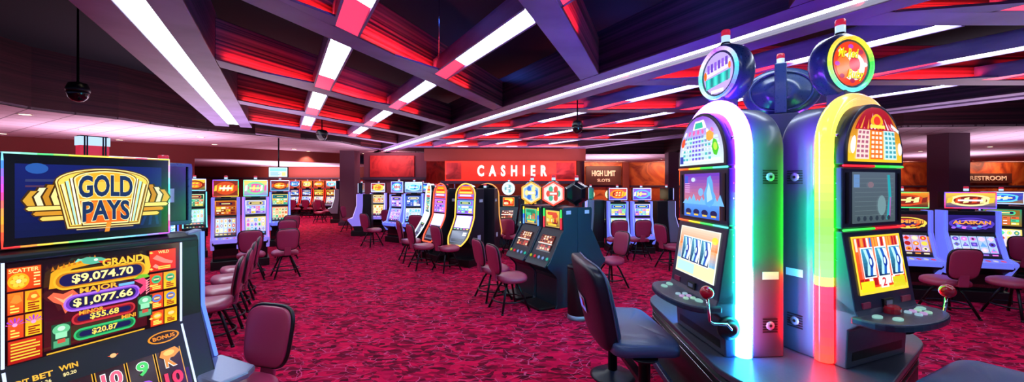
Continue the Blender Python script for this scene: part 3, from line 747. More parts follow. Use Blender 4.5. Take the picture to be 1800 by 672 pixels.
    if kind == 'lobster':
        a.ell(.5, .5, .47, .47, '#c0a8f8', 36); a.poly([(.1, .62), (.9, .76), (.86, .56), (.12, .46)], '#e8e0ff')
        for i in range(6): a.rect(.16+.115*i, .56+.015*i, .24+.115*i, .76+.012*i, ['#9060e0', '#7048c8'][i % 2], up=i == 0)
        a.poly([(.12, .18), (.88, .30), (.9, .52), (.1, .42)], '#20c0b8')
        for i in range(6): a.rect(.16+.12*i, .22+.012*i, .24+.12*i, .42+.015*i, ['#40e8d8', '#108890'][i % 2], up=i == 0)
        a.ell(.1, .52, .05, .1, '#ff7020'); a.ell(.88, .6, .04, .08, '#ff8030'); a.rect(.3, .06, .7, .14, '#f0e8ff')
    else:
        a.ell(.5, .5, .47, .47, '#e84018', 36); a.ell(.55, .45, .34, .3, '#ffe8d8'); a.ell(.3, .42, .2, .24, '#ff7818'); a.ell(.6, .5, .15, .16, '#e02030')
        for i in range(8): a.ell(.5+.38*math.cos(i*.8), .5+.36*math.sin(i*.8), .07, .05, rc(rng, ['#c040c0', '#ff5080', '#ffffff', '#b02050']), 10, up=i == 0)
        a.text('Mr Red', .42, .72, .56, .2, '#f8e018', .03, shadow='#402008', shear=.3); a.text('Ruby', .62, .26, .46, .24, '#f8e018', .03, shadow='#402008', shear=.3)
    a.build('topper_face', M['art'], tp)
    if oval:
        mb = MB(); pts = [T(.17*math.cos(2*PI*k/40), .105, .17*math.sin(2*PI*k/40)) for k in range(40)]; mb.tube(pts, .011, 8, True)
        mb.build('back_rib', M['jukeblue'], tp)
        mb = MB(); p0 = T(0, .14, -.2); p1 = T(0, .14, .235)
        Rx = lambda x, y, z: T(x/kx, y, z)
        vs = [Rx(x, y, z) for z in (-.20, .235) for x, y in ((-.045, .09), (-.045, .18), (.045, .18), (.045, .09))]
        mb.add(vs, [(0, 1, 2, 3), (7, 6, 5, 4), (0, 4, 5, 1), (1, 5, 6, 2), (2, 6, 7, 3), (3, 7, 4, 0)]); mb.build('back_spine', M['jukeblue'], tp, .008)
        vs = [Rx(x, y, z) for x0, x1, z in ((-.10, .10, -.42), (-.13, .13, -.21)) for x, y in ((x0, .06), (x0, .22), (x1, .22), (x1, .06))]
        mb = MB(); mb.add(vs, [(0, 1, 2, 3), (7, 6, 5, 4), (0, 4, 5, 1), (1, 5, 6, 2), (2, 6, 7, 3), (3, 7, 4, 0)]); mb.build('spine_bracket', M['juke'], t, .008)
    mb_c = candle(t, tuple(T(0, .13 if oval else .02, .213)), .03, .11)
    return t
# ------------------------------------------------------------------ the big foreground machine at left
def hero(loc, az):
    t = thing('slot_machine', 'large foreground slot machine with gold fan emblem on its rainbow bordered top screen', 'slot machine', loc, az)
    # cabinet shell (profile), narrower than the winged frame
    mb = MB(); mb.prism_x([(.42, .56), (.42, 1.38), (.02, 1.40), (-.04, 1.38), (-.075, .92), (-.225, .57), (-.225, .56)], -.44, .44)
    mb.prism_x([(.42, 0), (.42, .565), (-.235, .555), (-.42, .53), (-.44, .49), (-.2, .36), (-.14, .1), (-.2, 0)], -.30, .30)
    mb.build('cabinet', M['black'], t, .01)
    # winged grey frame with LED edge, either side
    for sx in (-1, 1):
        wing = [(.395, 1.40), (.475, 1.418), (.482, .95), (.56, .60), (.575, .575), (.50, .52), (.475, .56), (.43, .92), (.43, 1.34), (.395, 1.36)]
        mb = MB(); mb.prism_y([(sx*x, z) for x, z in wing], -.02, .05); wg = mb.build('wing_frame', M['grey'], t, .012)
        mb = MB(); mb.tube([(sx*.472, -.025, 1.40), (sx*.474, -.025, .95), (sx*.55, -.025, .605)], .011, 6, False, 0, [H('#6088ff')]*3); mb.build('edge_light', M['led'], wg, fix=False)
        mb = MB(); mb.prism_y([(sx*.32, 1.36), (sx*.44, 1.36), (sx*.44, .92), (sx*.50, .56), (sx*.34, .53), (sx*.335, .9)], -.045, .04); mb.build('front_bezel', M['black'], t, .006)
        mb = MB(); mb.prism_z([(sx*.34, -.02), (sx*.585, -.02), (sx*.575, -.37), (sx*.50, -.42), (sx*.34, -.42)], .555, .60); mb.build('armrest', M['grey'], t, .014)
    mb = MB(); mb.prism_z([(-.34, -.22), (.34, -.22), (.34, -.44), (.2, -.47), (-.2, -.47), (-.34, -.44)], .53, .565); mb.build('button_deck', M['black'], t, .01)
    # upper game screen
    X0, X1, ZA, ZB = -.315, .315, .905, 1.348
    mb = MB(); mb.prism_x([(0, .895), (0, 1.36), (-.079, 1.36), (-.079, .895)], -.335, .335); us = mb.build('upper_screen_housing', M['blackgloss'], t, .004)
    a = Art((X0, -.08, ZA), (1, 0, 0), (0, 0, 1), X1-X0, ZB-ZA, step=.0004)
    a.rect(0, 0, 1, 1, '#12060c', ny=4); a.rect(.17, .05, .77, .95, '#4a0c18', ny=8, col2='#140614')
    def card(x0, y0, x1, y1, c1, c2):
        a.rect(x0-.004, y0-.006, x1+.004, y1+.006, '#601008'); a.rect(x0, y0, x1, y1, c1, col2=c2)
    def lines(x0, y0, x1, y1, n, c):
        for i in range(n):
            yy = y0+(y1-y0)*(i+.5)/n; a.rect(x0, yy-.008, x1-(.02 if i % 3 == 2 else 0), yy+.006, c, up=i == 0)
    # left column
    card(.0, .73, .155, .955, '#e04010', '#f05818'); a.text('SCATTER', .075, .925, .14, .04, '#ffe890', .02)
    a.ell(.05, .82, .05, .08, '#ffb018'); a.ell(.05, .82, .036, .058, '#e88010')
    for k in range(6): a.ell(.05+.026*math.cos(k*PI/3), .82+.042*math.sin(k*PI/3), .014, .022, '#ffd040', 10, up=k == 0)
    a.ell(.05, .82, .012, .02, '#fff0a0'); lines(.12, .75, .15, .9, 5, '#ffe890')
    card(.0, .50, .07, .71, '#f04818', '#ff8020'); card(.078, .50, .155, .71, '#ffd020', '#f0a018')
    a.poly([(.01, .62), (.03, .69), (.055, .68), (.065, .62), (.04, .6)], '#ff9030'); a.poly([(.085, .62), (.10, .69), (.13, .7), (.15, .63), (.12, .6)], '#f07018'); a.ell(.12, .65, .015, .02, '#ffd860')
    lines(.01, .51, .05, .6, 3, '#ffe860'); lines(.09, .51, .145, .6, 4, '#a02010')
    card(.0, .26, .07, .48, '#e84018', '#e06020'); card(.078, .26, .155, .48, '#ffd020', '#f0a018')
    for cx in (.03, .116):
        for k in range(7): 
            an = PI*k/6; a.poly([(cx, .39), (cx+.036*math.cos(an)-.006, .40+.05*math.sin(an)), (cx+.038*math.cos(an), .41+.06*math.sin(an)), (cx+.036*math.cos(an)+.006, .40+.05*math.sin(an))], ['#d848c0', '#9838d0'][k % 2], k == 0)
        a.ell(cx, .395, .012, .018, '#ffa0e0', 10)
    lines(.01, .27, .05, .36, 3, '#ffe860'); lines(.09, .27, .145, .36, 4, '#a02010')
    card(.0, .02, .155, .24, '#a81410', '#d03018'); lines(.01, .04, .145, .225, 6, '#f0d040')
    # right column
    card(.78, .70, .97, .955, '#d82818', '#f03820'); a.text('WILD', .88, .93, .08, .035, '#ffe890', .02)
    a.poly([(.80, .86), (.83, .9), (.90, .83), (.95, .8), (.94, .77), (.88, .79)], '#ff8878'); a.poly([(.80, .76), (.82, .79), (.86, .74), (.83, .73)], '#ff9888'); lines(.84, .715, .93, .76, 2, '#ffe050')
    for y0, y1 in ((.46, .67), (.24, .43), (.03, .21)):
        card(.78, y0, .87, y1, '#e04018', '#f05020'); card(.878, y0, .97, y1, '#ffd020', '#f8a818')
        cc = ['#40c080', '#5080e0', '#f0a020'][[.46, .24, .03].index(y0)]
        ym = y0+(y1-y0)*.66
        for cx in (.825, .925): a.ell(cx, ym, .034, (y1-y0)*.24, cc, 16); a.ell(cx, ym, .024, (y1-y0)*.14, ['#208050', '#a06040', '#ffe060'][[.46, .24, .03].index(y0)], 12); a.rect(cx-.02, ym-.008, cx+.02, ym+.012, '#ffd0a0')
        lines(.795, y0+.015, .855, y0+(y1-y0)*.4, 3, '#ffe860'); lines(.895, y0+.015, .95, y0+(y1-y0)*.4, 3, '#a02010')
    # jackpots
    def bar(x0, y0, x1, y1, c, c2, inner='#141850'):
        a.pill(x0, y0, x1, y1, c); a.pill(x0+.012, y0+.022, x1-.012, y1-.022, c2); a.pill(x0+.03, y0+.035, x1-.03, y1-.035, inner)
    # golden dragon around the first
    a.poly([(.18, .70), (.19, .86), (.24, .92), (.33, .95), (.42, .965), (.45, .93), (.40, .90), (.30, .88), (.25, .82), (.24, .70)], '#f0a820')
    for k in range(9): a.poly([(.19+.028*k, .88+.009*k), (.2+.028*k, .93+.009*k), (.21+.028*k, .885+.009*k)], '#d07818', k == 0)
    a.poly([(.34, .97), (.38, .985), (.46, .965), (.50, .93), (.46, .905), (.40, .90), (.36, .92)], '#58b898'); a.ell(.43, .945, .012, .014, '#ffffff'); a.poly([(.44, .93), (.52, .91), (.46, .90)], '#e04028'); a.poly([(.33, .98), (.36, .96), (.31, .94)], '#80e0c0')
    a.poly([(.70, .95), (.76, .90), (.775, .78), (.76, .70), (.72, .66), (.70, .70), (.74, .78), (.73, .88)], '#f0c030')
    bar(.20, .665, .745, .865, '#f0b828', '#c87810')
    a.poly([(.66, .66), (.70, .70), (.75, .69), (.77, .66), (.72, .645)], '#70c030')
    a.text('GRAND', .595, .90, .26, .085, '#ffc838', .035, shadow='#701808'); a.text('$9,074.70', .475, .765, .36, .105, '#fff4a0', .03, shadow='#402000')
    # red phoenix at the second
    a.poly([(.17, .62), (.20, .66), (.25, .63), (.30, .66), (.33, .60), (.30, .55), (.28, .45), (.26, .42), (.24, .52), (.20, .56)], '#f06848'); a.poly([(.2, .62), (.25, .57), (.3, .62), (.27, .5)], '#ffb080')
    bar(.25, .42, .70, .60, '#b070f0', '#7038c0'); a.poly([(.66, .64), (.72, .66), (.755, .6), (.75, .52), (.70, .46), (.69, .52), (.72, .57)], '#f04878')
    for k in range(6): a.poly([(.735, .62-.03*k), (.77, .64-.03*k), (.74, .6-.03*k)], '#ff90a0', k == 0)
    a.text('MAJOR', .445, .625, .22, .075, '#ffb838', .03, shadow='#501030'); a.rect(.56, .605, .66, .635, '#70b8f0'); a.text('$1,077.66', .475, .51, .35, .10, '#fff4a0', .03, shadow='#402000')
    bar(.29, .27, .665, .40, '#c83038', '#801020'); a.text('MINOR', .40, .395, .14, .045, '#ffa830', .03, shadow='#401010'); a.text('$55.68', .475, .335, .17, .075, '#ffe060', .03)
    bar(.30, .10, .665, .23, '#30c070', '#107040'); a.text('MINI', .62, .245, .09, .045, '#ffa830', .03, shadow='#401010'); a.text('$20.87', .475, .165, .15, .07, '#ffe060', .03)
    for cx, cy in ((.235, .20), (.725, .31)):
        a.rect(cx-.05, cy-.12, cx+.05, cy+.13, '#184830'); a.ell(cx, cy+.07, .045, .055, '#68c890'); a.rect(cx-.03, cy-.02, cx+.03, cy+.04, '#98e8b8'); a.rect(cx-.04, cy-.11, cx+.04, cy-.04, '#50a878'); a.ell(cx, cy+.08, .02, .025, '#c8f8d8')
        a.rect(cx-.02, cy-.07, cx+.02, cy-.03, '#d05040')
    a.rect(.16, .04, .72, .055, '#e8b030'); 
    for k in range(5): a.poly([(.765, .93-.2*k), (.78, .94-.2*k), (.765, .96-.2*k), (.75, .945-.2*k)], '#ffd860', k == 0)
    a.build('jackpot_screen', M['art'], us)
    for sx in (-1, 1): mb = MB(); mb.tube([(sx*.328, -.084, .90), (sx*.328, -.084, 1.355)], .0055, 6, False, 0, [H('#c8d8ff')]*2); mb.build('edge_light', M['led'], us, fix=False)
    # lower game screen, leaning out
    p0, p1 = Vector((0, -.085, .885)), Vector((0, -.236, .545)); uy = (p0-p1).normalized(); L = (p0-p1).length
    mb = MB(); nrm = Vector((1, 0, 0)).cross(uy); q = -nrm*.05
    mb.prism_x([(p0.y, p0.z), (p1.y, p1.z), (p1.y+q.y, p1.z+q.z), (p0.y+q.y, p0.z+q.z)], -.335, .335); ls = mb.build('lower_screen_housing', M['blackgloss'], t, .004)
    a = Art(Vector((X0, p1.y, p1.z))+uy*.012, (1, 0, 0), uy, X1-X0, L-.02, step=.0004)
    a.rect(0, 0, 1, 1, '#140810', ny=4); a.rect(0, .62, 1, .98, '#241018', ny=4, col2='#0c0610')
    a.poly([(.0, .60), (.2, .66), (.36, .74), (.72, .78), (.98, .74), (1, .70), (.6, .70), (.3, .64)], '#f0a020')
    a.poly([(.32, .74), (.36, .86), (.42, .92), (.46, .84), (.50, .97), (.56, .86), (.62, .93), (.68, .84), (.74, .76)], '#a81820')
    for k in range(9): a.poly([(.34+.042*k, .76), (.35+.042*k, .86+.03*(k % 3)), (.37+.042*k, .76)], ['#ff5030', '#e83820', '#ff8040'][k % 3], k == 0)
    a.ell(.53, .86, .06, .07, '#e02828'); a.ell(.53, .87, .04, .04, '#ff6040'); a.ell(.53, .84, .02, .03, '#ffc080')
    for tx, ty, s, s2 in ((.02, .84, 'CREDIT', '$86.20'), (.15, .85, 'BET', '$1.26'), (.28, .87, 'WIN', '$0.20')):
        a.text(s, tx, ty, .10 if len(s) < 5 else .13, .07, '#ffb838', .03); a.text(s2, tx, ty-.09, .07, .05, '#ffe8a0', .02)
    a.ell(.87, .89, .115, .09, '#e89018'); a.ell(.87, .89, .10, .072, '#281008'); a.text('BONUS', .87, .89, .16, .06, '#ff9020', .03)
    for c_ in range(5):
        x0 = .02+.19*c_; a.rect(x0, 0, x0+.18, .68, '#2a0c14', ny=3); a.rect(x0, 0, x0+.006, .68, '#e8a828'); a.rect(x0+.174, 0, x0+.18, .68, '#e8a828')
    for c_, (s, c1) in enumerate((('A', '#f04040'), ('Q', '#e0a030'), ('10', '#f06080'), ('9', '#40d060'), ('K', '#f09030'))):
        x = .11+.19*c_; a.text(s, x, .52, .085 if len(s) == 1 else .13, .22, '#ffffff', .06); a.text(s, x, .52, .078 if len(s) == 1 else .122, .20, c1, .03)
        a.text(['J', '10', 'A', '9', '10'][c_], x, .24, .09 if c_ not in (1, 4) else .13, .2, ['#c060f0', '#f06080', '#ff5040', '#a050e0', '#e83058'][c_], .04)
    a.poly([(.80, .60), (.82, .68), (.92, .70), (.955, .62), (.9, .55), (.83, .55)], '#f09030'); a.ell(.87, .63, .04, .04, '#ffc860')
    a.build('reel_screen', M['art'], ls)
    for sx in (-1, 1): mb = MB(); mb.tube([(sx*.328, p0.y-.006, p0.z), (sx*.328, p1.y-.006, p1.z)], .0055, 6, False, 0, [H('#c8d8ff')]*2); mb.build('edge_light', M['led'], ls, fix=False)
    # marquee
    m0, m1, mw = 1.405, 1.842, .315
    mb = MB(); mb.box(-mw, mw, .004, .08, m0, m1); mb.prism_x([(.03, 1.36), (.03, 1.42), (.07, 1.42), (.10, 1.36)], -.15, .15); mq = mb.build('marquee', M['blackgloss'], t, .006)
    a = Art((-mw+.012, .002, m0+.012), (1, 0, 0), (0, 0, 1), 2*mw-.024, m1-m0-.024, step=.0005)
    a.rect(0, 0, 1, 1, '#06080e'); a.rect(.05, .08, .95, .90, '#0a1440', ny=10, col2='#101c68')
    for i in range(7): a.poly([(.55+.06*i, .12), (.57+.06*i, .12), (.72+.06*i if i < 3 else .9, .5), (.70+.05*i if i < 4 else .88, .5)], '#14286a', i == 0)
    a.ell(.16, .85, .06, .06, '#2858a8', 16); a.rect(.1, .70, .26, .73, '#303868'); a.rect(.1, .64, .2, .66, '#503050')
    CX = .545
    def cap(top, bot, y0, ys, yt, col, n=14, cx=CX):
        """shield: slightly tapered sides, arched top"""
        pts = [(cx-bot, y0), (cx+bot, y0), (cx+top, ys)]+[(cx+top*math.cos(PI*k/n), ys+(yt-ys)*math.sin(PI*k/n)) for k in range(1, n)]+[(cx-top, ys)]
        a.poly(pts, col)
    # stepped wings either side
    for sx in (-1, 1):
        q = lambda *ps: [(CX+sx*x, y) for x, y in ps]
        for k in range(4):
            o_ = .045*k
            for e_, col in ((.012, '#3c2408'), (0, ['#ffe890', '#c88820', '#fff4b8', '#d8a030'][k])):
                a.poly(q((.25+o_-e_, .36), (.275+o_+e_, .36), (.325+o_+e_, .52-.01*k), (.285+o_+e_, .70-.035*k+e_), (.25+o_-e_, .70-.035*k), (.28+o_-e_, .53)), col)
        for k, (y0, y1) in enumerate(((.375, .42), (.315, .36), (.255, .30))):
            for e_, col in ((.010, '#4a2c08'), (0, ['#ffe078', '#d89428', '#f8d060'][k])):
                a.poly(q((.2, y0-e_), (.43-.035*k+e_, y0-e_), (.445-.035*k+e_, (y0+y1)/2), (.43-.035*k+e_, y1+e_), (.2, y1+e_)), col)
    for top, bot, y0, ys, yt, col in ((.305, .235, .135, .70, .875, '#4a2c08'), (.297, .228, .148, .70, .862, '#f8e088'), (.288, .220, .165, .695, .848, '#8c5810'), (.282, .214, .178, .692, .838, '#ffd858')): cap(top, bot, y0, ys, yt, col)
    for sx in (-1, 1):
        for k in range(3):
            x0 = .20+.026*k; c_ = ['#fffbe0', '#b8f0d8', '#fff0b0'][k]; b0 = .152+.02*k
            a.poly([(CX+sx*b0, .19), (CX+sx*(b0+.012), .19), (CX+sx*(x0+.016), .74-.035*k), (CX+sx*x0, .75-.035*k)], c_)
            a.poly([(CX+sx*(b0+.012), .19), (CX+sx*(b0+.018), .19), (CX+sx*(x0+.022), .735-.035*k), (CX+sx*(x0+.016), .74-.035*k)], '#5a3808')
    for top, bot, y0, ys, yt, col in ((.205, .150, .165, .73, .845, '#40200c'), (.198, .144, .178, .73, .832, '#fff0a0'), (.188, .136, .195, .725, .818, '#ffb028')): cap(top, bot, y0, ys, yt, col)
    a.poly([(CX-.137, .195), (CX+.137, .195), (CX+.162, .47), (CX-.162, .47)], '#f86818'); a.poly([(CX-.15, .33), (CX+.15, .33), (CX+.160, .455), (CX-.160, .455)], '#ff8820')
    a.rect(CX-.165, .475, CX+.165, .49, '#ffe890'); a.poly([(CX-.16, .56), (CX+.16, .56), (CX+.175, .70), (CX-.175, .70)], '#ffc848')
    for dy, hh, st, w_ in ((.635, .27, 'GOLD', .345), (.335, .25, 'PAYS', .30)):
        a.text(st, CX, dy, w_+.012, hh+.02, '#fff0b0', .05, arc=.07); a.text(st, CX, dy, w_, hh, '#18305c', .035, arc=.07)
    a.poly([(.53, .08), (.56, .08), (.575, .2), (.545, .2)], '#e89028'); a.rect(.36, .125, .72, .135, '#d8b878')
    a.build('marquee_screen', M['art'], mq)
    led_loop(lambda x, z: (x, -.002, z), [(-mw+.006, m0+.006), (mw-.006, m0+.006), (mw-.006, m1-.006), (-mw+.006, m1-.006)], .0042,
             ['#ff3030', '#f8d040', '#40e080', '#a0f0e0', '#60c0ff', '#c060ff', '#ff60a0', '#f0f0f0', '#40e0a0', '#70f0ff', '#e0a0ff', '#e0e050', '#ff4080', '#ffd860', '#e8e040', '#40d060', '#a0ffe8', '#4080ff', '#c050ff', '#ff4070', '#ffb030', '#ff5030'][::1], 'marquee_light', M['led'], mq, per=12)
    mb = MB(); mb.box(-.055, .055, .02, .07, m1, m1+.05, 0); mb.box(-.058, .058, .017, .073, m1+.05, m1+.095, 1); mb.box(-.052, .052, .022, .068, m1+.095, m1+.10, 2)
    for x in (-.04, -.03, .03, .04): mb.box(x-.003, x+.003, .0155, .02, m1, m1+.095, 2)
    mb.build('candle', [M['candlered'], M['candlewhite'], M['leg']], t)
    return t
M['jukeblue'] = mat('blue_black_topper_plastic', '#2c4470', .28, coat=.4)
M['artdim'] = attr_glow('dim_bonus_screen', .55)

# ------------------------------------------------------------------ room materials
def carpet():
    m, nt, b = nodemat('patterned_carpet'); L = nt.links
    tc = nt.nodes.new('ShaderNodeTexCoord')
    nz = nt.nodes.new('ShaderNodeTexNoise'); nz.inputs['Scale'].default_value = 3.0; nz.inputs['Detail'].default_value = 3
    mx = nt.nodes.new('ShaderNodeVectorMath'); mx.operation = 'MULTIPLY_ADD'; mx.inputs[1].default_value = (.22, .22, .0)
    L.new(tc.outputs['Object'], nz.inputs['Vector']); L.new(nz.outputs['Color'], mx.inputs[0]); L.new(tc.outputs['Object'], mx.inputs[2])
    v1 = nt.nodes.new('ShaderNodeTexVoronoi'); v1.feature = 'DISTANCE_TO_EDGE'; v1.inputs['Scale'].default_value = 7.5
    mp = nt.nodes.new('ShaderNodeMapping'); mp.inputs['Scale'].default_value = (1.0, 1.6, 1); mp.inputs['Rotation'].default_value = (0, 0, .5)
    L.new(mx.outputs[0], mp.inputs['Vector']); L.new(mp.outputs['Vector'], v1.inputs['Vector'])
    r1 = nt.nodes.new('ShaderNodeValToRGB'); r1.color_ramp.elements[0].position = .010; r1.color_ramp.elements[1].position = .028
    r1.color_ramp.elements[0].color = (1, 1, 1, 1); r1.color_ramp.elements[1].color = (0, 0, 0, 1); L.new(v1.outputs['Distance'], r1.inputs['Fac'])
    # breaks in the pale lines
    n3 = nt.nodes.new('ShaderNodeTexNoise'); n3.inputs['Scale'].default_value = 4.0; L.new(tc.outputs['Object'], n3.inputs['Vector'])
    r3 = nt.nodes.new('ShaderNodeValToRGB'); r3.color_ramp.elements[0].position = .42; r3.color_ramp.elements[1].position = .56; L.new(n3.outputs['Fac'], r3.inputs['Fac'])
    mul = nt.nodes.new('ShaderNodeMath'); mul.operation = 'MULTIPLY'; L.new(r1.outputs['Color'], mul.inputs[0]); L.new(r3.outputs['Color'], mul.inputs[1])
    # leaf shaped dark patches
    v2 = nt.nodes.new('ShaderNodeTexVoronoi'); v2.inputs['Scale'].default_value = 13.0; mp2 = nt.nodes.new('ShaderNodeMapping'); mp2.inputs['Scale'].default_value = (1, 2.1, 1); mp2.inputs['Rotation'].default_value = (0, 0, -.6)
    L.new(mx.outputs[0], mp2.inputs['Vector']); L.new(mp2.outputs['Vector'], v2.inputs['Vector'])
    r2 = nt.nodes.new('ShaderNodeValToRGB'); e = r2.color_ramp.elements
    e[0].position = 0; e[0].color = (*H('#46001c'), 1); e[1].position = 1; e[1].color = (*H('#d60444'), 1)
    x = e.new(.35); x.color = (*H('#84002c'), 1); x = e.new(.6); x.color = (*H('#b4003e'), 1)
    sep = nt.nodes.new('ShaderNodeSeparateColor'); L.new(v2.outputs['Color'], sep.inputs['Color']); L.new(sep.outputs['Red'], r2.inputs['Fac'])
    mix = nt.nodes.new('ShaderNodeMix'); mix.data_type = 'RGBA'; L.new(mul.outputs[0], mix.inputs['Factor']); L.new(r2.outputs['Color'], mix.inputs['A']); mix.inputs['B'].default_value = (*H('#cc4c80'), 1)
    L.new(mix.outputs['Result'], b.inputs['Base Color']); b.inputs['Roughness'].default_value = .92; b.inputs['Specular IOR Level'].default_value = .1
    return m
def tiles(name, c1, c2, size=.6):
    m, nt, b = nodemat(name); L = nt.links
    tc = nt.nodes.new('ShaderNodeTexCoord'); mp = nt.nodes.new('ShaderNodeMapping'); mp.inputs['Rotation'].default_value = (0, 0, R(30))
    br = nt.nodes.new('ShaderNodeTexBrick'); br.offset = 0; br.inputs['Scale'].default_value = 1; br.inputs['Brick Width'].default_value = size; br.inputs['Row Height'].default_value = size
    br.inputs['Mortar Size'].default_value = .012; br.inputs['Color1'].default_value = (*H(c1), 1); br.inputs['Color2'].default_value = (*H(c1), 1); br.inputs['Mortar'].default_value = (*H(c2), 1)
    L.new(tc.outputs['Object'], mp.inputs['Vector']); L.new(mp.outputs['Vector'], br.inputs['Vector']); L.new(br.outputs['Color'], b.inputs['Base Color']); b.inputs['Roughness'].default_value = .8
    return m
def mottled(name, stops, scale=1.2, rough=.5):
    m, nt, b = nodemat(name); L = nt.links
    tc = nt.nodes.new('ShaderNodeTexCoord'); n = nt.nodes.new('ShaderNodeTexNoise'); n.inputs['Scale'].default_value = scale; n.inputs['Detail'].default_value = 6; n.inputs['Distortion'].default_value = 1.5
    r = nt.nodes.new('ShaderNodeValToRGB'); e = r.color_ramp.elements
    e[0].position = .3; e[0].color = (*H(stops[0]), 1); e[1].position = .72; e[1].color = (*H(stops[-1]), 1)
    for i, c in enumerate(stops[1:-1]): x = e.new(.3+.42*(i+1)/(len(stops)-1)); x.color = (*H(c), 1)
    L.new(tc.outputs['Object'], n.inputs['Vector']); L.new(n.outputs['Fac'], r.inputs['Fac']); L.new(r.outputs['Color'], b.inputs['Base Color']); b.inputs['Roughness'].default_value = rough
    return m
M['carpet'] = carpet()
M['tile'] = tiles('ceiling_tile', '#c4b0be', '#75606c')
M['void'] = mat('dark_navy_ceiling', '#03061a', .95)
M['mauve'] = wood('mauve_wood_laminate', '#70609a', '#8a7ab6', (1.5, 1.5, 6), .42)
M['walnut'] = wood('walnut_slat', '#1c0c14', '#90404a', (.22, .22, 30), .42)
M['slat'] = wood('dark_slat_beam_side', '#1e1020', '#54304c', (.25, .25, 30), .45)
M['fascia'] = wood('dark_walnut_fascia', '#240c16', '#481c28', (.3, .3, 22), .45)
M['wallpaint'] = mat('mauve_wall_paint', '#7a4458', .7)
M['wallbrown'] = mat('red_brown_wall_paint', '#7a2c28', .7)
M['wallred'] = mottled('red_textured_panel', ['#7a0c18', '#b01c24', '#d03030', '#a01420'], 1.5)
M['copper'] = mottled('copper_sheet', ['#6a2010', '#b84c20', '#d87030', '#8a2c14'], .8, .45)
M['column'] = mat('mauve_column_paint', '#6c4a5c', .6)
M['moulding'] = mat('dark_moulding', '#43304a', .5)
M['strip'] = glow('white_light_strip', (.72, .86, 1.0), 14)
M['stripmid'] = glow('white_strip_light_centre', (.72, .86, 1.0), 9)
M['stripdim'] = glow('lilac_light_strip', (.62, .6, 1.0), 2.2)
M['trough'] = glow('white_light_panel', (.76, .88, 1.0), 11)
M['pink'] = glow('pink_light_panel', (1.0, .03, .09), 1.6)
M['can'] = glow('warm_downlight_lens', (1.0, .82, .55), 5, False)
M['canring'] = mat('downlight_trim', '#c8b0a0', .4)
M['signred'] = mottled('red_sign_face', ['#c01810', '#f03018', '#e02014'], 2.0)
M['signred'].node_tree.nodes['Principled BSDF'].inputs['Emission Color'].default_value = (1, .03, .015, 1)
M['signred'].node_tree.nodes['Principled BSDF'].inputs['Emission Strength'].default_value = .45
M['letter'] = glow('lit_white_letters', '#ffffff', 1.6, False)
M['signbrown'] = mat('brown_sign_face', '#4a1c18', .5)
M['letterdim'] = mat('cream_letters', '#f0dcc8', .5)

# ------------------------------------------------------------------ room shell
ZC = 3.0
mb = MB(); mb.box(-32, 46, -6, 34, -.06, 0); struct(mb.build('floor', M['carpet']))
def plate(name, pts, z0, z1, m): 
    mb = MB(); mb.prism_z(pts, z0, z1); return struct(mb.build(name, m))
hole = [(-8.6, -5), (-8.35, 6.45), (-8.45, 7.0), (-8.3, 7.5), (-8.0, 8.1), (-7.9, 8.95), (-7.7, 9.7), (-7.0, 10.8), (-5.45, 12.7), (-5.2, 16.5), (-3, 17.3), (2, 17.8), (6.8, 17.8), (8.2, 14.0), (9.1, 9.25), (13, 8.9), (22, 8.5), (22, -5)]
# tiled low ceiling around the raised middle, cut in convex strips
outer = [(-32, -5), (-32, 34), (46, 34), (46, -5)]
mbv = MB()
def strip_poly(pts): mbv.prism_z(pts, ZC, ZC+.04)
strip_poly([(-32, -5), (-8.6, -5), (-8.35, 6.45), (-32, 6.45)])
prev = hole[1]
for p in hole[2:9]:
    strip_poly([(-32, prev[1]), prev, p, (-32, p[1])]); prev = p
# left of the pillar the low ceiling stops at the dropped room (z 2.57)
strip_poly([(-32, 12.7), (-5.45, 12.7), (-5.2, 16.5), (-32, 16.5)])
strip_poly([(-32, 16.5), (-5.2, 16.5), (-3, 17.3), (2, 17.8), (2, 34), (-32, 34)])
strip_poly([(2, 17.8), (6.8, 17.8), (46, 17.8), (46, 34), (2, 34)])
strip_poly([(6.8, 17.8), (8.2, 14.0), (46, 14.0), (46, 17.8)])
strip_poly([(8.2, 14.0), (9.1, 9.25), (46, 9.25), (46, 14.0)])
strip_poly([(9.1, 9.25), (13, 8.9), (22, 8.5), (46, 8.5), (46, 9.25)])
strip_poly([(22, 8.5), (22, -5), (46, -5), (46, 8.5)])
struct(mbv.build('ceiling', M['tile']))
plate('ceiling_void', [(-9, -6), (-9, 18.5), (23, 18.5), (23, -6)], 4.1, 4.15, M['void'])
def band(pts, z0, z1, th=.06):
    mb = MB()
    for a, b in zip(pts, pts[1:]):
        a, b = Vector(a), Vector(b); d = (b-a).normalized(); n = Vector((-d.y, d.x))*th
        mb.prism_z([tuple(a), tuple(b), tuple(b+n), tuple(a+n)], z0, z1)
    return mb
mbf = band(hole, ZC, 4.1); struct(mbf.build('trim_1', M['fascia']))
# walls
def wallseg(name, a, b, z0, z1, m, th=.12):
    return struct(band([a, b], z0, z1, th).build(name, m))
wallseg('wall_left', (-21, 4.6), (-11.0, 13.8), 0, ZC, M['wallbrown'])
wallseg('trim_2', (-11.0, 13.8), (-7.1, 17.8), 2.57, ZC, M['wallbrown'], .3)
plate('ceiling_annex', [(-11.2, 14.1), (-7.0, 18.0), (-6.6, 22.0), (-18, 22.0), (-18, 14.1)], 2.57, 2.6, M['tile'])
wallseg('wall_annex', (-19, 21.4), (-6.5, 21.4), 0, 2.57, M['wallbrown'])
wallseg('trim_3', (-19, 21.33), (-6.5, 21.33), 1.93, 2.0, M['moulding'], .05)
wallseg('wall_middle', (-6.4, 17.2), (-3.7, 17.2), 0, ZC, M['wallpaint'])
wallseg('trim_4', (-6.4, 17.1), (-3.7, 17.1), 1.84, 1.95, M['moulding'], .08)
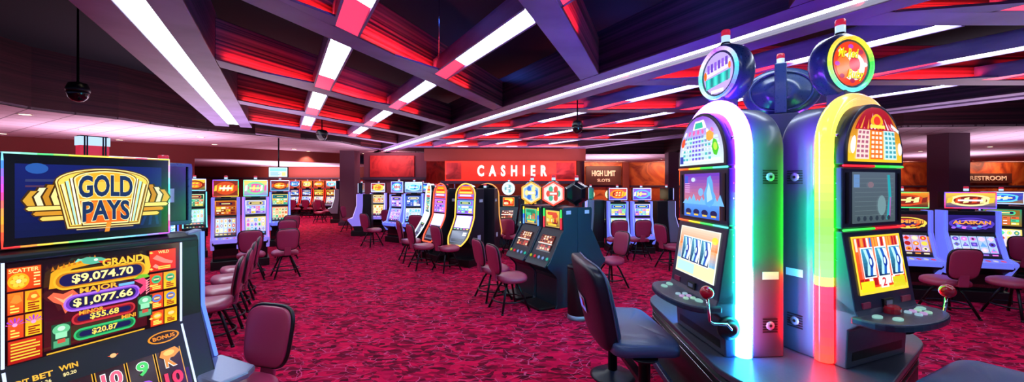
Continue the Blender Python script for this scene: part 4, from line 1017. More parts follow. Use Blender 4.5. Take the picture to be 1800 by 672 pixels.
wallseg('baseboard_middle', (-6.4, 17.15), (-3.7, 17.15), 0, .12, M['moulding'], .05)
mb = MB(); mb.box(-6.1, -4.2, 17.10, 17.19, 1.96, 2.88); tag(mb.build('wall_panel', M['wallred'], None, .01), 'mottled red textured panel on the wall right of the mauve pillar', 'wall panel')
wallseg('wall_cashier', (-3.7, 17.2), (-2.7, 18.6), 0, ZC, M['wallred'])
wallseg('wall_back', (-2.7, 18.9), (3.2, 18.9), 0, ZC, M['wallbrown'])
wallseg('wall_far', (2.9, 25.0), (46, 25.0), 0, ZC, M['copper'])
wallseg('trim_5', (2.9, 24.93), (46, 24.93), 1.45, 1.55, M['moulding'], .06)
wallseg('trim_6', (3.2, 17.6), (3.2, 25.0), 0, ZC, M['column'])
wallseg('wall_right', (46, 34), (46, -6), 0, ZC, M['wallbrown'])
wallseg('wall_outer', (-32, -6), (-32, 34), 0, ZC, M['wallbrown'])
# pilasters on the copper wall
for i, x in enumerate((3.9, 7.1, 13.5, 26.5)):
    mb = MB(); mb.box(x-.2, x+.2, 24.8, 24.99, 0, ZC); struct(mb.build('trim_%d' % (7+i), M['wallbrown']))
mb = MB(); mb.box(-6.88, -6.3, 15.9, 16.5, .14, ZC); mb.box(-6.92, -6.26, 15.86, 16.54, 0, .14, 1); struct(mb.build('column_1', [M['column'], M['moulding']]))
mb = MB(); mb.box(11.3, 11.85, 10.3, 10.85, .14, ZC); mb.box(11.26, 11.89, 10.26, 10.89, 0, .14, 1); struct(mb.build('column_2', [M['column'], M['moulding']]))
mb = MB(); mb.box(6.6, 7.05, 16.8, 17.2, .14, ZC); mb.box(6.56, 7.09, 16.76, 17.24, 0, .14, 1); struct(mb.build('column_3', [M['column'], M['moulding']]))
# ------------------------------------------------------------------ beams
av, bv = Vector((-.5, .866)), Vector((.866, .5))
cv, ev = Vector((.349, .937)), Vector((.937, -.349))
def pt(p, s): q = bv*p+av*s; return (q.x, q.y)
def pq(p, q):   # point with given p (main beams) and q (cross beams of the first bay)
    det = bv.x*ev.y-bv.y*ev.x
    return ((p*ev.y-q*bv.y)/det, (bv.x*q-ev.x*p)/det)
def py_(p, y): return ((p-bv.y*y)/bv.x, y)
tr = [20]
def trim(mb, m):
    tr[0] += 1; return struct(mb.build('trim_%d' % tr[0], m, None, .01))
def main_beam(p0, p1, l0, l1, s0, s1, lit, label):
    mb = MB()
    mb.prism_z([pt(p0, s0), pt(l0, s0), pt(l0, s1), pt(p0, s1)], ZC, ZC+.52)
    mb.prism_z([pt(l1, s0), pt(p1, s0), pt(p1, s1), pt(l1, s1)], ZC, ZC+.52)
    mb.prism_z([pt(l0, s0), pt(l1, s0), pt(l1, s1), pt(l0, s1)], ZC+.10, ZC+.52)
    for i, f in enumerate(mb.f):
        zs = [mb.v[k][2] for k in f]
        if max(zs)-min(zs) > .3: mb.m[i] = 1
    trim(mb, [M['mauve'], M['slat']])
    mb = MB(); e = .012
    mb.prism_z([pt(l0+e, s0), pt(l1-e, s0), pt(l1-e, s1-.05), pt(l0+e, s1-.05)], ZC+.055, ZC+.098)
    o = mb.build('strip_light', lit); tag(o, label, 'ceiling light')
main_beam(-1.32, -.61, -1.05, -.845, -5, 11.2, M['strip'], 'wide white strip light in the underside of the left long beam')
main_beam(3.28, 4.0, 3.53, 3.76, -4, 17.6, M['stripmid'], 'long white strip light along the beam running towards the cashier sign')
main_beam(9.2, 9.95, 9.46, 9.66, -9, 13.0, M['stripdim'], 'lilac strip light along the far right beam')
def cross(poly, h=.45):
    mb = MB(); vs0 = [(x, y, ZC+.003) for x, y in poly]; vs1 = [(x, y, ZC+h) for x, y in poly]
    mb.add(vs0+vs1, [(0, 1, 2, 3)], 0); mb.add(vs0+vs1, [(7, 6, 5, 4), (0, 4, 5, 1), (1, 5, 6, 2), (2, 6, 7, 3), (3, 7, 4, 0)], 1)
    return trim(mb, [M['mauve'], M['walnut']])
QA = -.953
qs = [QA+1.85*1.0-i*1.85 for i in range(0, 8)]
for q in qs: cross([pq(-.61, q), pq(3.28, q), pq(3.28, q+.265), pq(-.61, q+.265)])
ys = [1.0, 3.03, 5.05, 7.1, 9.39, 11.8, 14.3]
for y in ys: cross([py_(4.0, y), py_(9.2, y), py_(9.2, y+.27), py_(4.0, y+.27)])
def inside(p):
    r = False; n = len(hole)
    for i in range(n):
        (x0, y0), (x1, y1) = hole[i], hole[(i+1) % n]
        if (y0 > p[1]) != (y1 > p[1]) and p[0] < (x1-x0)*(p[1]-y0)/(y1-y0)+x0: r = not r
    return r
ORD = ['nearest', 'second nearest', 'third nearest', 'fourth nearest', 'fifth nearest', 'sixth nearest', 'seventh nearest', 'eighth nearest']
def trough(c0, c1, c2, c3, label, beamdir, red=.30, lampdir=None):
    """c0,c1 = near left/right corners, c2,c3 = far right/left corners"""
    c0, c1, c2, c3 = [Vector(c) for c in (c0, c1, c2, c3)]
    t = thing('light_trough', label, 'ceiling light', (0, 0, 0), 180, 'white and pink ceiling light panels')
    cen = (c0+c1+c2+c3)/4; t.location = (cen.x, cen.y, ZC)
    L_ = lambda v, z: (v.x-cen.x, v.y-cen.y, z)
    lx = (c1-c0).normalized()*.028
    m0, m1 = c0.lerp(c3, 1-red), c1.lerp(c2, 1-red)
    mb = MB()
    for a, b, c, d in ((c0, c0+lx, c3+lx, c3), (c1-lx, c1, c2, c2-lx)):
        mb._prism([L_(v, 0.0) for v in (a, b, c, d)], [L_(v, .17) for v in (a, b, c, d)])
    mb._prism([L_(v, .14) for v in (c0, c1, c2, c3)], [L_(v, .17) for v in (c0, c1, c2, c3)])
    ey = (c3-c0).normalized()*.03
    mb._prism([L_(v, 0) for v in (c3-ey, c2-ey, c2, c3)], [L_(v, .17) for v in (c3-ey, c2-ey, c2, c3)])
    mb.build('housing', M['mauve'], t)
    f = [c0+lx, c1-lx, m1-lx, m0+lx]
    mb = MB(); mb._prism([L_(v, .03) for v in f], [L_(v, .05) for v in f]); mb.build('white_diffuser', M['trough'], t)
    g = [m0+lx, m1-lx, c2-lx-ey, c3+lx-ey]
    mb = MB(); mb._prism([L_(v, .032-(.03 if i > 1 else 0)) for i, v in enumerate(g)], [L_(v, .055-(.03 if i > 1 else 0)) for i, v in enumerate(g)]); mb.build('pink_diffuser', M['pink'], t)
    # triangular wing plate along the beam
    bd = Vector(beamdir).normalized()
    w = [c3, c3-(c3-c0).normalized()*.20, c3+bd*.72]
    if lampdir: 
        ctr = (c2+c3)/2
        d = Vector(lampdir)
        for sgn, ln in ((1, 1.15), (-1, .6)):   # LED runs grazing up the beam either side of the panel
            la = bpy.data.lights.new('red_cove', 'AREA'); la.energy = 4.5*ln; la.color = (1, .04, .05); la.shape = 'RECTANGLE'; la.size = ln; la.size_y = .03
            lo = bpy.data.objects.new('red_cove_light', la); C.objects.link(lo)
            q = ctr+bd*sgn*(.16+ln/2)-d*.05; lo.location = (q.x, q.y, ZC+.04)
            zax = -Vector((d.x, d.y, 1.9)).normalized(); xax = Vector((bd.x, bd.y, 0)); xax = (xax-zax*xax.dot(zax)).normalized(); yax = zax.cross(xax)
            lo.rotation_euler = Matrix((xax, yax, zax)).transposed().to_euler()
    mb = MB(); mb._prism([L_(v, .0) for v in w], [L_(v, .02) for v in w]); mb.build('wing_plate', M['mauve'], t)
for ci, (p0, p1) in enumerate(((.36, .60), (1.556, 1.80))):
    k = 0
    for i in range(7):
        qn, qf = qs[i], qs[i+1]+.265
        c0, c1 = pq(p0, qn), pq(p1, qn); c3, c2 = pq(p0, qf), pq(p1, qf)
        if max(c2[1], c3[1]) < 1.6 or not inside(c2) or not inside(c3): continue
        trough(c0, c1, c2, c3, 'pink-ended ceiling light panel, %s column left of the long central beam, %s' % (['left', 'right'][ci], ORD[k]), -cv, .30, (-ev.x, -ev.y)); k += 1
for ci, (pa, pb) in enumerate(((4.66, 4.90), (6.08, 6.32), (7.6, 7.84))):
    k = 0
    for i in range(6):
        yn, yf = ys[i]+.27, ys[i+1]
        ym = yn
        c0, c1 = py_(pa, yn), py_(pb, yn); c3, c2 = py_(pa, yf), py_(pb, yf)
        if not inside((c2[0]+.2, c2[1]+.1)) or not inside(c3): continue
        trough(c0, c1, c2, c3, 'pink-ended ceiling light panel, %s column right of the long central beam, %s' % (['left', 'middle', 'right'][ci], ORD[k]), (1, 0) if False else (-1, 0), .38, (0, 1)); k += 1

# ------------------------------------------------------------------ downlights
dl = [(4, 235), (44, 201), (148, 228), (210, 246), (352, 241), (377, 254), (517, 262), (542, 266), (1008, 279), (1081, 274), (1163, 280), (1085, 284), (1618, 266), (1634, 278), (1710, 283), (1740, 258), (640, 270)]
SIDE = ['left', 'middle', 'right']
def downlight(x, y, z, label):
    t = thing('downlight', label, 'downlight', (x, y, z), 180, 'recessed downlights')
    mb = MB(); mb.lathe([(.075, -.004), (.105, -.012), (.11, 0), (.075, .0)], (0, 0, 0), 24); mb.build('trim_ring', M['canring'], t)
    mb = MB(); mb.lathe([(.078, -.006), (.078, -.002)], (0, 0, 0), 24, smooth=False); mb.build('lens', M['can'], t, fix=True)
names = ['first', 'second', 'third', 'fourth', 'fifth', 'sixth', 'seventh', 'eighth', 'ninth']
for zone, (a, b) in (('left of the mauve pillar', (0, 600)), ('between pillar and tall rainbow machines', (601, 1250)), ('right of the tall rainbow machines', (1251, 1800))):
    sel = sorted([p for p in dl if a <= p[0] <= b])
    for i, (px, pyy) in enumerate(sel):
        d = 1.3*700/(322-pyy); downlight((px-900)/700*d, d, ZC, 'warm round ceiling downlight %s, %s from the left' % (zone, names[i]))
t_ = 4.09
downlight((215-900)/700*4.6, 4.6, 4.1-.6, 'warm downlight alone in the dark raised ceiling at upper left'); 
# its drop housing
o = [x for x in C.objects if x.get('label', '').startswith('warm downlight alone')][0]
mb = MB(); mb.lathe([(.11, 0), (.11, .58)], (0, 0, 0), 24); mb.build('drop_can', M['void'], o)
# dome cameras
def dome(x, y, z, ztop, label, r=.11):
    t = thing('dome_camera', label, 'camera', (x, y, z), 180, 'dome cameras')
    mb = MB(); mb.lathe([(r, .02), (r*1.05, .05), (r*.8, .12), (.012, .14), (.008, ztop-z)], (0, 0, 0), 24); mb.build('mount', M['black'], t)
    mb = MB(); mb.lathe([(.005, -r*.95), (r*.45, -r*.85), (r*.8, -r*.5), (r*.97, 0), (r*.97, .03)], (0, 0, 0), 24); mb.build('dome', M['blackgloss'], t)
d = 4.6; dome((137-900)/700*d, d, 1.7+(322-165)/700*d, 4.1, 'black dome camera hanging from a rod in the dark ceiling at upper left', .10)
d = 6.6; dome((1015-900)/700*d, d, 1.7+(322-226)/700*d, 4.1, 'black dome camera hanging right of the long central strip light', .09)
d = 9.4; dome((566-900)/700*d, d, 1.7+(322-238)/700*d, 4.1, 'small dome camera between the two rows of light panels far along the ceiling', .13)
mb = MB(); d = 4.45; mb.lathe([(.006, 0), (.006, 1.05)], ((772-900)/700*d, d, 3.08), 8); tag(mb.build('hanger_rod', M['chrome']), 'thin metal rod hanging above a pink light panel near the ceiling middle', 'rod')

# ------------------------------------------------------------------ signs
def sign(name, label, x0, x1, z0, z1, y, face, depth, lines, m):
    t = thing(name, label, 'sign', ((x0+x1)/2, y, z0), 180); w = x1-x0
    mb = MB(); mb.box(-w/2, w/2, 0, depth, 0, z1-z0); mb.build('panel', face, t, .01)
    for st, fx, fz, tw, th, bold in lines:
        vs, fs, asp = text_mesh(st, bold); mb = MB()
        pts = [(fx*w+vx*tw, (z1-z0)*fz+vy*th) for vx, vy in vs]
        # one part per letter
        par = list(range(len(vs)))
        def fd(i):
            while par[i] != i: i = par[i]
            return i
        for f_ in fs:
            for i in f_[1:]: par[fd(i)] = fd(f_[0])
        for root in sorted({fd(f_[0]) for f_ in fs}):
          sel = [f_ for f_ in fs if fd(f_[0]) == root]; ids = sorted({i for f_ in sel for i in f_}); mp = {v: k for k, v in enumerate(ids)}
          mb = MB(); lp = [pts[i] for i in ids]; lf = [[mp[i] for i in f_] for f_ in sel]
          mb.add([(x, -.03, z) for x, z in lp], lf)
          ed = {}
          for f_ in lf:
            for i in range(len(f_)):
                e = (f_[i], f_[(i+1) % len(f_)]); k = tuple(sorted(e)); ed[k] = None if k in ed else e
          for e in ed.values():
            if e: mb.add([(lp[e[0]][0], -.03, lp[e[0]][1]), (lp[e[1]][0], -.03, lp[e[1]][1]), (lp[e[1]][0], -.001, lp[e[1]][1]), (lp[e[0]][0], -.001, lp[e[0]][1])], [(0, 1, 2, 3)])
          mb.build('letter', m, t, fix=False)
    return t
X = lambda px, d: (px-900)/700*d
Z = lambda py, d: 1.7+(322-py)/700*d
cs = sign('cashier_sign', 'long red sign board with white lit letters reading CASHIER', X(782, 15), X(1013, 15), Z(318, 15), Z(283, 15), 15, M['signred'], .5, [('C  A  S  H  I  E  R', .012, .5, X(960, 15)-X(838, 15), .42, .035)], M['letter'])
mb = MB(); w = X(1013, 15)-X(782, 15)
mb.box(-w/2-.15, w/2+.15, -.10, .55, -.12, -.002); mb.build('ledge', M['moulding'], cs, .01)
for x0, x1 in ((-w/2+.05, -w/2+.62), (w/2-.75, w/2-.06)): mb = MB(); mb.box(x0, x1, -.012, 0, .06, .68); mb.build('relief_panel', M['wallred'], cs)
mb = MB(); mb.box(X(745, 15), X(1030, 15), 15.05, 15.6, Z(318, 15)+.76, ZC); struct(mb.build('trim_19', M['wallbrown']))
for sx in (-1, 1):
    mb = MB(); x = (X(782, 15)+X(1013, 15))/2+sx*(w/2-.12); mb.box(x-.14, x+.14, 15.12, 15.45, 0, Z(318, 15)-.13); struct(mb.build('column_%d' % (5+sx), M['wallbrown']))
hl = sign('room_sign', 'copper sign on the far wall with cream letters reading HIGH LIMIT SLOTS', X(1030, 24.8), X(1092, 24.8), Z(326, 24.8), Z(292, 24.8), 24.8, M['signbrown'], .08, [('HIGH LIMIT', 0, .62, X(1077, 24)-X(1034, 24), .36, .03), ('SLOTS', 0, .26, X(1069, 24)-X(1046, 24), .18, .02)], M['letterdim'])
rs = sign('room_sign', 'dark sign on the far right wall with cream letters reading RESTROOM', X(1686, 24.8), X(1779, 24.8), Z(322, 24.8), Z(305, 24.8), 24.8, M['signbrown'], .08, [('\u2039 RESTROOM', 0, .5, X(1762, 24.8)-X(1690, 24.8), .28, .02)], M['letterdim'])
# hanging screen over the left aisle
d = 11.5
t = thing('hanging_screen', 'bright hanging information screen above the left aisle machines', 'screen', (X(489, d), d, Z(312, d)), 170)
mb = MB(); mb.box(-.26, .26, 0, .06, 0, .30); mb.build('housing', M['black'], t, .006)
a = Art((-.245, -.002, .015), (1, 0, 0), (0, 0, 1), .49, .27); a.rect(0, 0, 1, 1, '#d8f0ff'); a.rect(.05, .6, .95, .92, '#90d8e0')
for i in range(5): a.rect(.08, .08+.1*i, .5+.08*(i % 3), .13+.1*i, '#58a0c0', up=i == 0)
a.rect(.7, .1, .92, .5, '#e8d890'); a.build('display', M['artfar'], t)
mb = MB(); mb.lathe([(.02, .29), (.02, ZC-Z(312, d))], (0, .03, 0), 10); mb.build('drop_pole', M['black'], t)
# waste bin
d = 5.3
t = thing('waste_bin', 'round dark waste bin with pale base ring beside the dark teal slant machines', 'waste bin', (.83, 5.02, 0), 180)
mb = MB(); mb.lathe([(.125, .05), (.13, .07), (.13, .62), (.12, .64)], (0, 0, 0), 32); mb.build('body', M['black'], t)
mb = MB(); mb.lathe([(.135, 0), (.135, .02), (.128, .055)], (0, 0, 0), 32); mb.build('base_ring', M['grey'], t)
mb = MB(); mb.lathe([(.134, .63), (.136, .66), (.09, .68), (.085, .65)], (0, 0, 0), 32); mb.build('lid', M['char'], t)
# ------------------------------------------------------------------ machines in place
hero((-2.128, 2.042, 0), 114)
# back-to-back neighbour behind the foreground machine, seen from behind
def neighbour():
    t = thing('slot_machine', 'dark back of a slot machine standing right behind the gold emblem machine', 'slot machine', (-2.62, 2.72, 0), 294)
    mb = MB(); mb.prism_x([(.3, 0), (.3, 1.34), (.0, 1.34), (-.12, .85), (-.3, .55), (-.3, .48), (-.1, .36), (-.1, 0)], -.30, .30); mb.build('cabinet', M['black'], t, .008)
    mb = MB(); mb.box(-.32, .32, .0, .09, 1.40, 1.84); mb.box(-.06, .06, .02, .09, 1.33, 1.41)
    mq = mb.build('marquee', M['blackgloss'], t, .008)
    mb = MB()
    for b in ((-.325, .325, 1.395, 1.42), (-.325, .325, 1.82, 1.845), (-.325, -.30, 1.42, 1.82), (.30, .325, 1.42, 1.82)): mb.box(b[0], b[1], .09, .105, b[2], b[3])
    mb.build('back_frame', M['jukeblue'], mq, .004)
    mb = MB(); mb.box(-.22, -.13, .0905, .093, 1.56, 1.66); mb.build('sticker', M['white'], mq)
    a = Art((-.3, -.002, 1.42), (1, 0, 0), (0, 0, 1), .6, .40); art_marquee(a, random.Random(4), PAL['gold'], '#181040'); a.build('marquee_screen', M['artfar'], mq)
    candle(t, (-.18, .04, 1.84), .03, .06)
    return t
neighbour()
# dark row behind it that the edge-on chairs face
for i, (x, y) in enumerate(((-3.93, 4.25), (-4.24, 4.78), (-4.55, 5.32))):
    upright('dark machine facing the edge-on chairs on the left, %s of its row' % ['nearest', 'middle one', 'farthest'][i], (x, y, 0), 60, .5, 1.30, (1.33, 1.58), 30+i, 'ice', '#101838', 'char', '#4060ff')
upright('lilac framed machine at left with a rainbow bordered gold top screen', (-5.75, 8.0, 0), 146, .475, 1.40, (1.42, 1.77), 3, 'gold', '#803018', 'purple', '#6868ff', RAIN, far=False)
upright('pink lit machine at left with a white top screen and candy coloured reels', (-5.33, 8.28, 0), 146, .475, 1.40, (1.42, 1.77), 5, 'candy', '#8890d0', 'purple', '#c070ff', ['#60e0a0', '#60c0ff', '#e0e0ff', '#80ffc0'], far=False)
upright('machine beyond the pink lit one at left, with orange and teal screens', (-6.35, 10.9, 0), 150, .5, 1.45, (1.48, 1.78), 8, 'jade', '#206080', 'blueplastic', '#70a0ff')
upright('machine glimpsed behind the lilac framed one, green and gold top screen', (-7.25, 9.1, 0), 140, .46, 1.50, (1.52, 1.80), 9, 'jade', '#204830', 'char', '#60d0ff')
for i in range(4):
    upright(['leftmost', 'second from left', 'third from left', 'rightmost'][i]+' of the four red lit machines along the far annex wall', (-11.3+i*.63, 20.7, 0), 180, .58, 1.40, (1.48, 1.82), 40+i, ['ice', 'ice', 'gold', 'gold'][i], '#803018', 'red', '#ff3018', ['#ff3018', '#ff7020'], group='red wall machines')
upright('white lit machine standing just left of the mauve pillar', (-7.55, 17.2, 0), 262, .6, 1.42, (1.46, 1.80), 47, 'ice', '#d8e8f8', 'grey', '#e8f0ff')
# left of centre
upright('blue lit twin-screen machine left of the arched machines, white top screen', (-2.72, 11.0, 0), 178, .53, 1.40, (1.44, 1.73), 11, 'ice', '#4060a0', 'blueplastic', '#80a8ff')
upright('machine with teal lit deck and dark side, left of the blue lit twin-screen one', (-3.36, 11.6, 0), 212, .55, 1.36, (1.42, 1.75), 12, 'violet', '#8878d0', 'blueplastic', '#8090ff')
upright('machine with red and orange top screen behind the teal deck one', (-4.7, 13.95, 0), 182, .55, 1.34, (1.38, 1.70), 13, 'fire', '#a0a8c0', 'purple', '#c0c8ff')
upright('machine seen edge-on farthest left of the middle group, near the pillar', (-5.0, 13.0, 0), 258, .52, 1.34, (1.38, 1.70), 14, 'gold', '#906098', 'purple', '#c0a8ff')
upright('narrow machine peeking out right behind the blue lit twin-screen one', (-3.1, 13.8, 0), 180, .5, 1.36, (1.40, 1.70), 15, 'violet', '#80508c', 'purple', '#a0a0ff')
arched('arched machine with glowing amber border and orange top, nearest of the three arched ones', (-.98, 8.25, 0), 214, 21, '#ffb040', 'candy', '#8c60d8')
arched('arched machine with red border, middle of the three arched ones', (-1.60, 8.75, 0), 228, 22, '#ff5030', 'violet', '#a070d0')
arched('arched machine seen nearly edge-on, farthest of the three arched ones', (-1.98, 9.32, 0), 246, 23, '#c0e0f0', 'jade', '#78a8a8')
arched('dark back of an arched machine standing behind the amber bordered one', (-.54, 8.98, 0), 16, 24, '#c08040', 'gold', '#704020')
# slant bank, centre
T0 = Vector((.364, 5.2)); ax = Vector((-.5, .866)); nf = Vector((.866, .5))
def sl(i, back): 
    p = T0+ax*(.29+.565*i)+nf*(0 if not back else 1.285); return (p.x, p.y, 0)
slant('near dark teal slant machine with a red hexagon topper', sl(0, 0), 240, 1, '#ff4838', ['#ffd0c8', '#e8fff0', '#50b090', '#e05040'], 190, 'gold', '#806030')
slant('far dark teal slant machine with a gold hexagon topper', sl(1, 0), 240, 2, '#f8a030', ['#f8e0b0', '#88b8f0', '#3870d0', '#f8e8a0'], 195, 'jade', '#284890')
slant('dark teal slant machine facing away, with a black hexagon topper seen from behind', sl(0, 1), 60, 3, '#f0a030', ['#f8e0b0', '#88b8f0', '#3870d0', '#f8e8a0'], 25, 'gold', '#284890', topx=-.0)
slant('dark teal slant machine facing away, half hidden behind the gold hexagon topper', sl(1, 1), 60, 4, '#f0a030', ['#f8e0b0', '#c8e8a0', '#70b050', '#f8e8a0'], 60, 'jade', '#284890')
# round topped steppers behind
slant('round topped slant machine in front of the cashier, left of the pair', (-.22, 10.4, 0), 198, 6, '#c0d0e0', ['#d8f0f0', '#b0d8d8', '#f8ffff', '#70a0b0'], 190, 'fire', '#a83820', False, 'round topped slant machines', True, 20)
slant('round topped slant machine in front of the cashier, right of the pair', (.36, 10.2, 0), 198, 7, '#8090d0', ['#e8a890', '#70a0e0', '#e07060', '#4078d0'], 190, 'gold', '#b09828', False, 'round topped slant machines', True, 20)
slant('cream disc topped machine far behind, left of the blue framed pair', (2.42, 12.2, 0), 185, 8, '#f0c890', ['#f8e0b0', '#f8d8a0', '#fff0d8', '#c88840'], 185, 'fire', '#801818', False, 'disc topped machines', True, 20, 1.58).scale = (.85, .85, .85)
slant('second cream disc topped machine far behind, nearer to the blue framed pair', (3.05, 12.2, 0), 185, 9, '#f0c890', ['#f8e0b0', '#f8d8a0', '#fff0d8', '#c88840'], 185, 'fire', '#801818', False, 'disc topped machines', True, 20, 1.58).scale = (.85, .85, .85)
# blue framed pair below the high limit sign
upright('blue framed machine with green and red screens, left of the pair under the copper wall', (2.60, 9.75, 0), 180, .50, 1.24, (1.28, 1.58), 61, 'candy', '#5040c0', 'blueplastic', '#7080ff', group='blue framed pair')
upright('blue framed machine with green and red screens, right of the pair under the copper wall', (3.19, 9.75, 0), 180, .50, 1.24, (1.28, 1.58), 62, 'candy', '#5040c0', 'blueplastic', '#7080ff', group='blue framed pair')
upright('dark machine seen from the side at the left end of the blue framed pair', (2.02, 10.7, 0), 275, .5, 1.25, (1.28, 1.58), 63, 'violet', '#302060', 'grey', '#a0a0ff')
upright('dark machine seen from the side at the right end of the blue framed pair', (4.0, 10.1, 0), 85, .5, 1.25, (1.28, 1.58), 64, 'violet', '#302060', 'grey', '#a0a0ff')
# right group
upright('machine with an orange title on its upper screen, beside the tall rainbow machines', (5.90, 5.98, 0), 197, .66, 1.285, (1.32, 1.57), 71, 'fire', '#401018', 'blueplastic', '#5858ff', ['#40e080', '#40e080', '#ff4030', '#60e060', '#e0e050'], ('POMPEII', None), far=False, zs=.86)
upright('blue framed machine with an orange title on a purple ellipse', (6.72, 5.83, 0), 197, .66, 1.285, (1.32, 1.57), 72, 'violet', '#281878', 'blueplastic', '#5868ff', ['#ff3040', '#5060ff', '#ff4060', '#8060ff'], ('ALASKAN', None), far=False, zs=.86)
upright('machine with gold and green screens at the far right edge, angled inwards', (8.55, 6.95, 0), 225, .55, 1.30, (1.33, 1.55), 73, 'jade', '#806020', 'char', '#80a0ff')
upright('machine at the far right edge, partly cut by the picture border', (9.95, 7.4, 0), 205, .6, 1.30, (1.33, 1.55), 74, 'ice', '#203050', 'char', '#80a0ff')
# ------------------------------------------------------------------ the tall pair and its plinth
def S_(z, c, k): return (z, tuple(x*k for x in c))
SL = [S_(.56, (.02, .20, 1), 40), S_(.85, (.02, .6, 1), 38), S_(1.1, (.022, 1, .5), 38), S_(1.42, (.022, 1, .36), 36), S_(1.58, (.10, .35, .8), 36), S_(1.70, (.16, .025, 1), 44), S_(2.0, (.2, .025, 1), 44), S_(2.25, (.3, .05, .95), 26)]
SR = [S_(.56, (1, .005, .003), 22), S_(.75, (1, .003, .006), 22), S_(1.0, (1, .004, .010), 22), S_(1.09, (.022, .8, .018), 20), S_(1.4, (.016, 1, .006), 22), S_(1.7, (.05, .8, .01), 16), S_(1.95, (.5, .62, .04), 3), S_(2.25, (.95, .46, .16), 1.1)]
big_machine('tall arch-topped machine facing left, purple to teal neon tube and undersea cartoon screens', (1.389, 2.924, 0), 266, SL, 81, 'lobster', 258, flank_fills=((1, 1.62, .9, (.03, 1, .06), 5), (1, .85, .5, (1, .01, .05), 4), (1, 2.15, .25, (.2, .3, 1), 1)))
big_machine('tall arch-topped machine facing right, yellow to red neon tube and orange-red reel screen', (2.335, 2.572, 0), 158, SR, 82, 'red', 166, True, flank_fills=((-1, 1.95, .55, (.36, .08, 1), 5), (-1, 1.36, .5, (.01, .7, .6), 3), (-1, .84, .5, (.02, .4, 1), 4)))
big_machine('tall arch-topped machine facing away behind the other two, oval topper seen from behind', (2.48, 3.74, 0), 22, SL, 83, 'rear', 34, False, False)
def hull(circs, n=40):
    pts = [(x+r*math.cos(2*PI*i/n), y+r*math.sin(2*PI*i/n)) for x, y, r in circs for i in range(n)]
    pts = sorted(set(pts))
    def half(ps):
        h = []
        for p in ps:
            while len(h) > 1 and (h[-1][0]-h[-2][0])*(p[1]-h[-2][1])-(h[-1][1]-h[-2][1])*(p[0]-h[-2][0]) <= 0: h.pop()
            h.append(p)
        return h
    a, b = half(pts), half(pts[::-1]); return a[:-1]+b[:-1]
t = thing('machine_plinth', 'tall rounded dark plinth carrying the tall arch-topped machines', 'plinth', (1.95, 3.05, 0), 180)
hc = lambda r: [(x-1.95, y-3.05) for x, y in hull([(1.72, 2.5, r), (2.6, 3.15, r), (1.78, 3.75, r), (2.45, 3.85, r)])]
mb = MB(); mb.prism_z(hc(.43), 0, .545, 0, True); mb.build('plinth_body', M['black'], t)
mb = MB(); mb.prism_z(hc(.455), .52, .56, 0); mb.build('top_plate', M['juke'], t, .008)
for z in (.42, .47):
    mb = MB(); mb.tube([(x, y, z) for x, y in hc(.432)], .004, 6, True); mb.build('trim_line', M['chrome'], t)
mb = MB(); mb.prism_z(hc(.47), 0, .06, 0); mb.build('kick_rail', M['jukeblue'], t, .01)
make_bench('navy bench seat in front of the left facing tall machine, seen from behind', (.90, 3.13, 0), 88)
make_bench('navy bench seat at the bottom right corner, in front of the right facing tall machine', (2.62, 2.13, 0), 333)
# ------------------------------------------------------------------ lights
def area(name, loc, size, power, col, rot=(0, 0, 0), sy=None):
    l = bpy.data.lights.new(name, 'AREA'); l.energy = power; l.color = col; l.size = size
    if sy: l.shape = 'RECTANGLE'; l.size_y = sy
    o = bpy.data.objects.new(name, l); C.objects.link(o); o.location = loc; o.rotation_euler = rot; return o
def point(name, loc, power, col, r=.15):
    l = bpy.data.lights.new(name, 'POINT'); l.energy = power; l.color = col; l.shadow_soft_size = r
    o = bpy.data.objects.new(name, l); C.objects.link(o); o.location = loc; return o
UP = (PI, 0, 0)
# added lamps floating over the banks, facing up unseen to brighten the tiled ceiling
for x, y, p in ((-5.6, 8.4, 90), (-9.6, 10.2, 150), (-10.4, 19.6, 160), (-10.0, 16.8, 130), (-4.0, 13.6, 110), (.4, 15.6, 90), (3.0, 13.0, 60), (5.0, 20, 160), (12, 17, 110), (8.6, 7.4, 70), (14, 11, 110), (20, 18, 150), (-13, 7, 130)):
    area('ceiling_fill', (x, y, 2.02), 3.2, p*.8, (.86, .62, .80), UP)
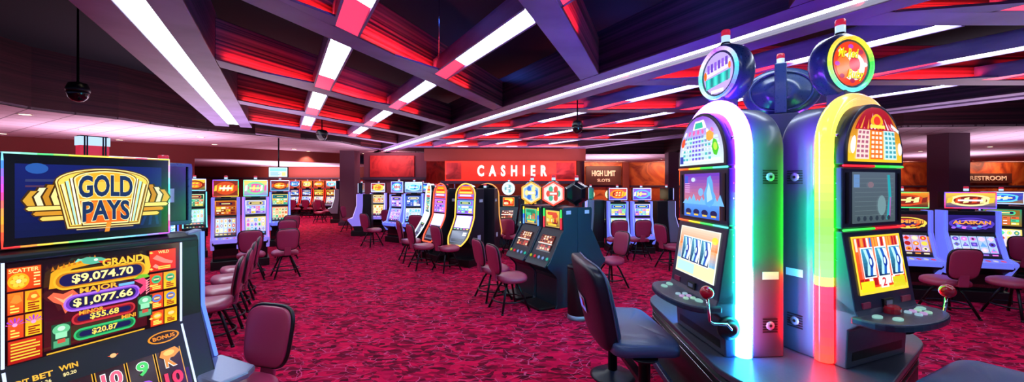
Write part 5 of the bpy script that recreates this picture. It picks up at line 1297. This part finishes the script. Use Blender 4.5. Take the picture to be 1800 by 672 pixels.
# downlight beams
for px, pyy in dl:
    d = 1.3*700/(322-pyy)
    l = bpy.data.lights.new('downlight_beam', 'SPOT'); l.energy = 120; l.color = (1, .72, .5); l.spot_size = R(110); l.spot_blend = .6; l.shadow_soft_size = .07
    o = bpy.data.objects.new('downlight_beam', l); C.objects.link(o); o.location = ((px-900)/700*d, d, ZC-.02)
# fill lamps added to brighten the walls (shine towards them, unseen from behind)
for x in (5.5, 10, 17, 23, 30): area('wall_fill', (x, 23.9, 2.9), 2.5, 34, (1, .6, .4), (R(60), 0, 0), .2)
area('wall_fill', (-5.1, 16.3, 2.95), 1.6, 16, (1, .45, .5), (R(55), 0, 0), .15)
area('wall_fill', (.3, 14.2, 2.97), 5.0, 34, (1, .4, .35), (R(65), 0, 0), .15)
area('wall_fill', (-11, 20.4, 2.52), 4.0, 60, (1, .6, .5), (R(50), 0, 0), .15)
area('wall_fill', (.4, 18.2, 2.9), 4.0, 40, (1, .55, .35), (R(50), 0, 0), .15)
# blue point lamps added up in the void to tint it navy
for x, y, p in ((.2, 3.4, 16), (1.6, 5.6, 10), (-.8, 6.8, 6), (1.5, 1.6, 16), (-1.6, 4.2, 6), (4.8, 4.0, 5)):
    point('void_fill', (x, y, 3.6), p, (.06, .16, 1))
w = bpy.data.worlds.new('World'); bpy.context.scene.world = w; w.use_nodes = True
w.node_tree.nodes['Background'].inputs['Color'].default_value = (.34, .38, 1, 1); w.node_tree.nodes['Background'].inputs['Strength'].default_value = .2
# ------------------------------------------------------------------ camera
cam = bpy.data.cameras.new('Camera'); co = bpy.data.objects.new('Camera', cam); C.objects.link(co)
co.location = (0, 0, 1.7); co.rotation_euler = (R(90), 0, 0)
cam.sensor_width = 36; cam.lens = 36*700/1800; cam.shift_y = -14/1800; cam.clip_start = .05; cam.clip_end = 200
sc = bpy.context.scene; sc.camera = co
sc.view_settings.view_transform = 'Standard'; sc.view_settings.look = 'None'; sc.view_settings.exposure = .38; sc.view_settings.gamma = 1
sc.cycles.max_bounces = 6; sc.cycles.sample_clamp_indirect = 4
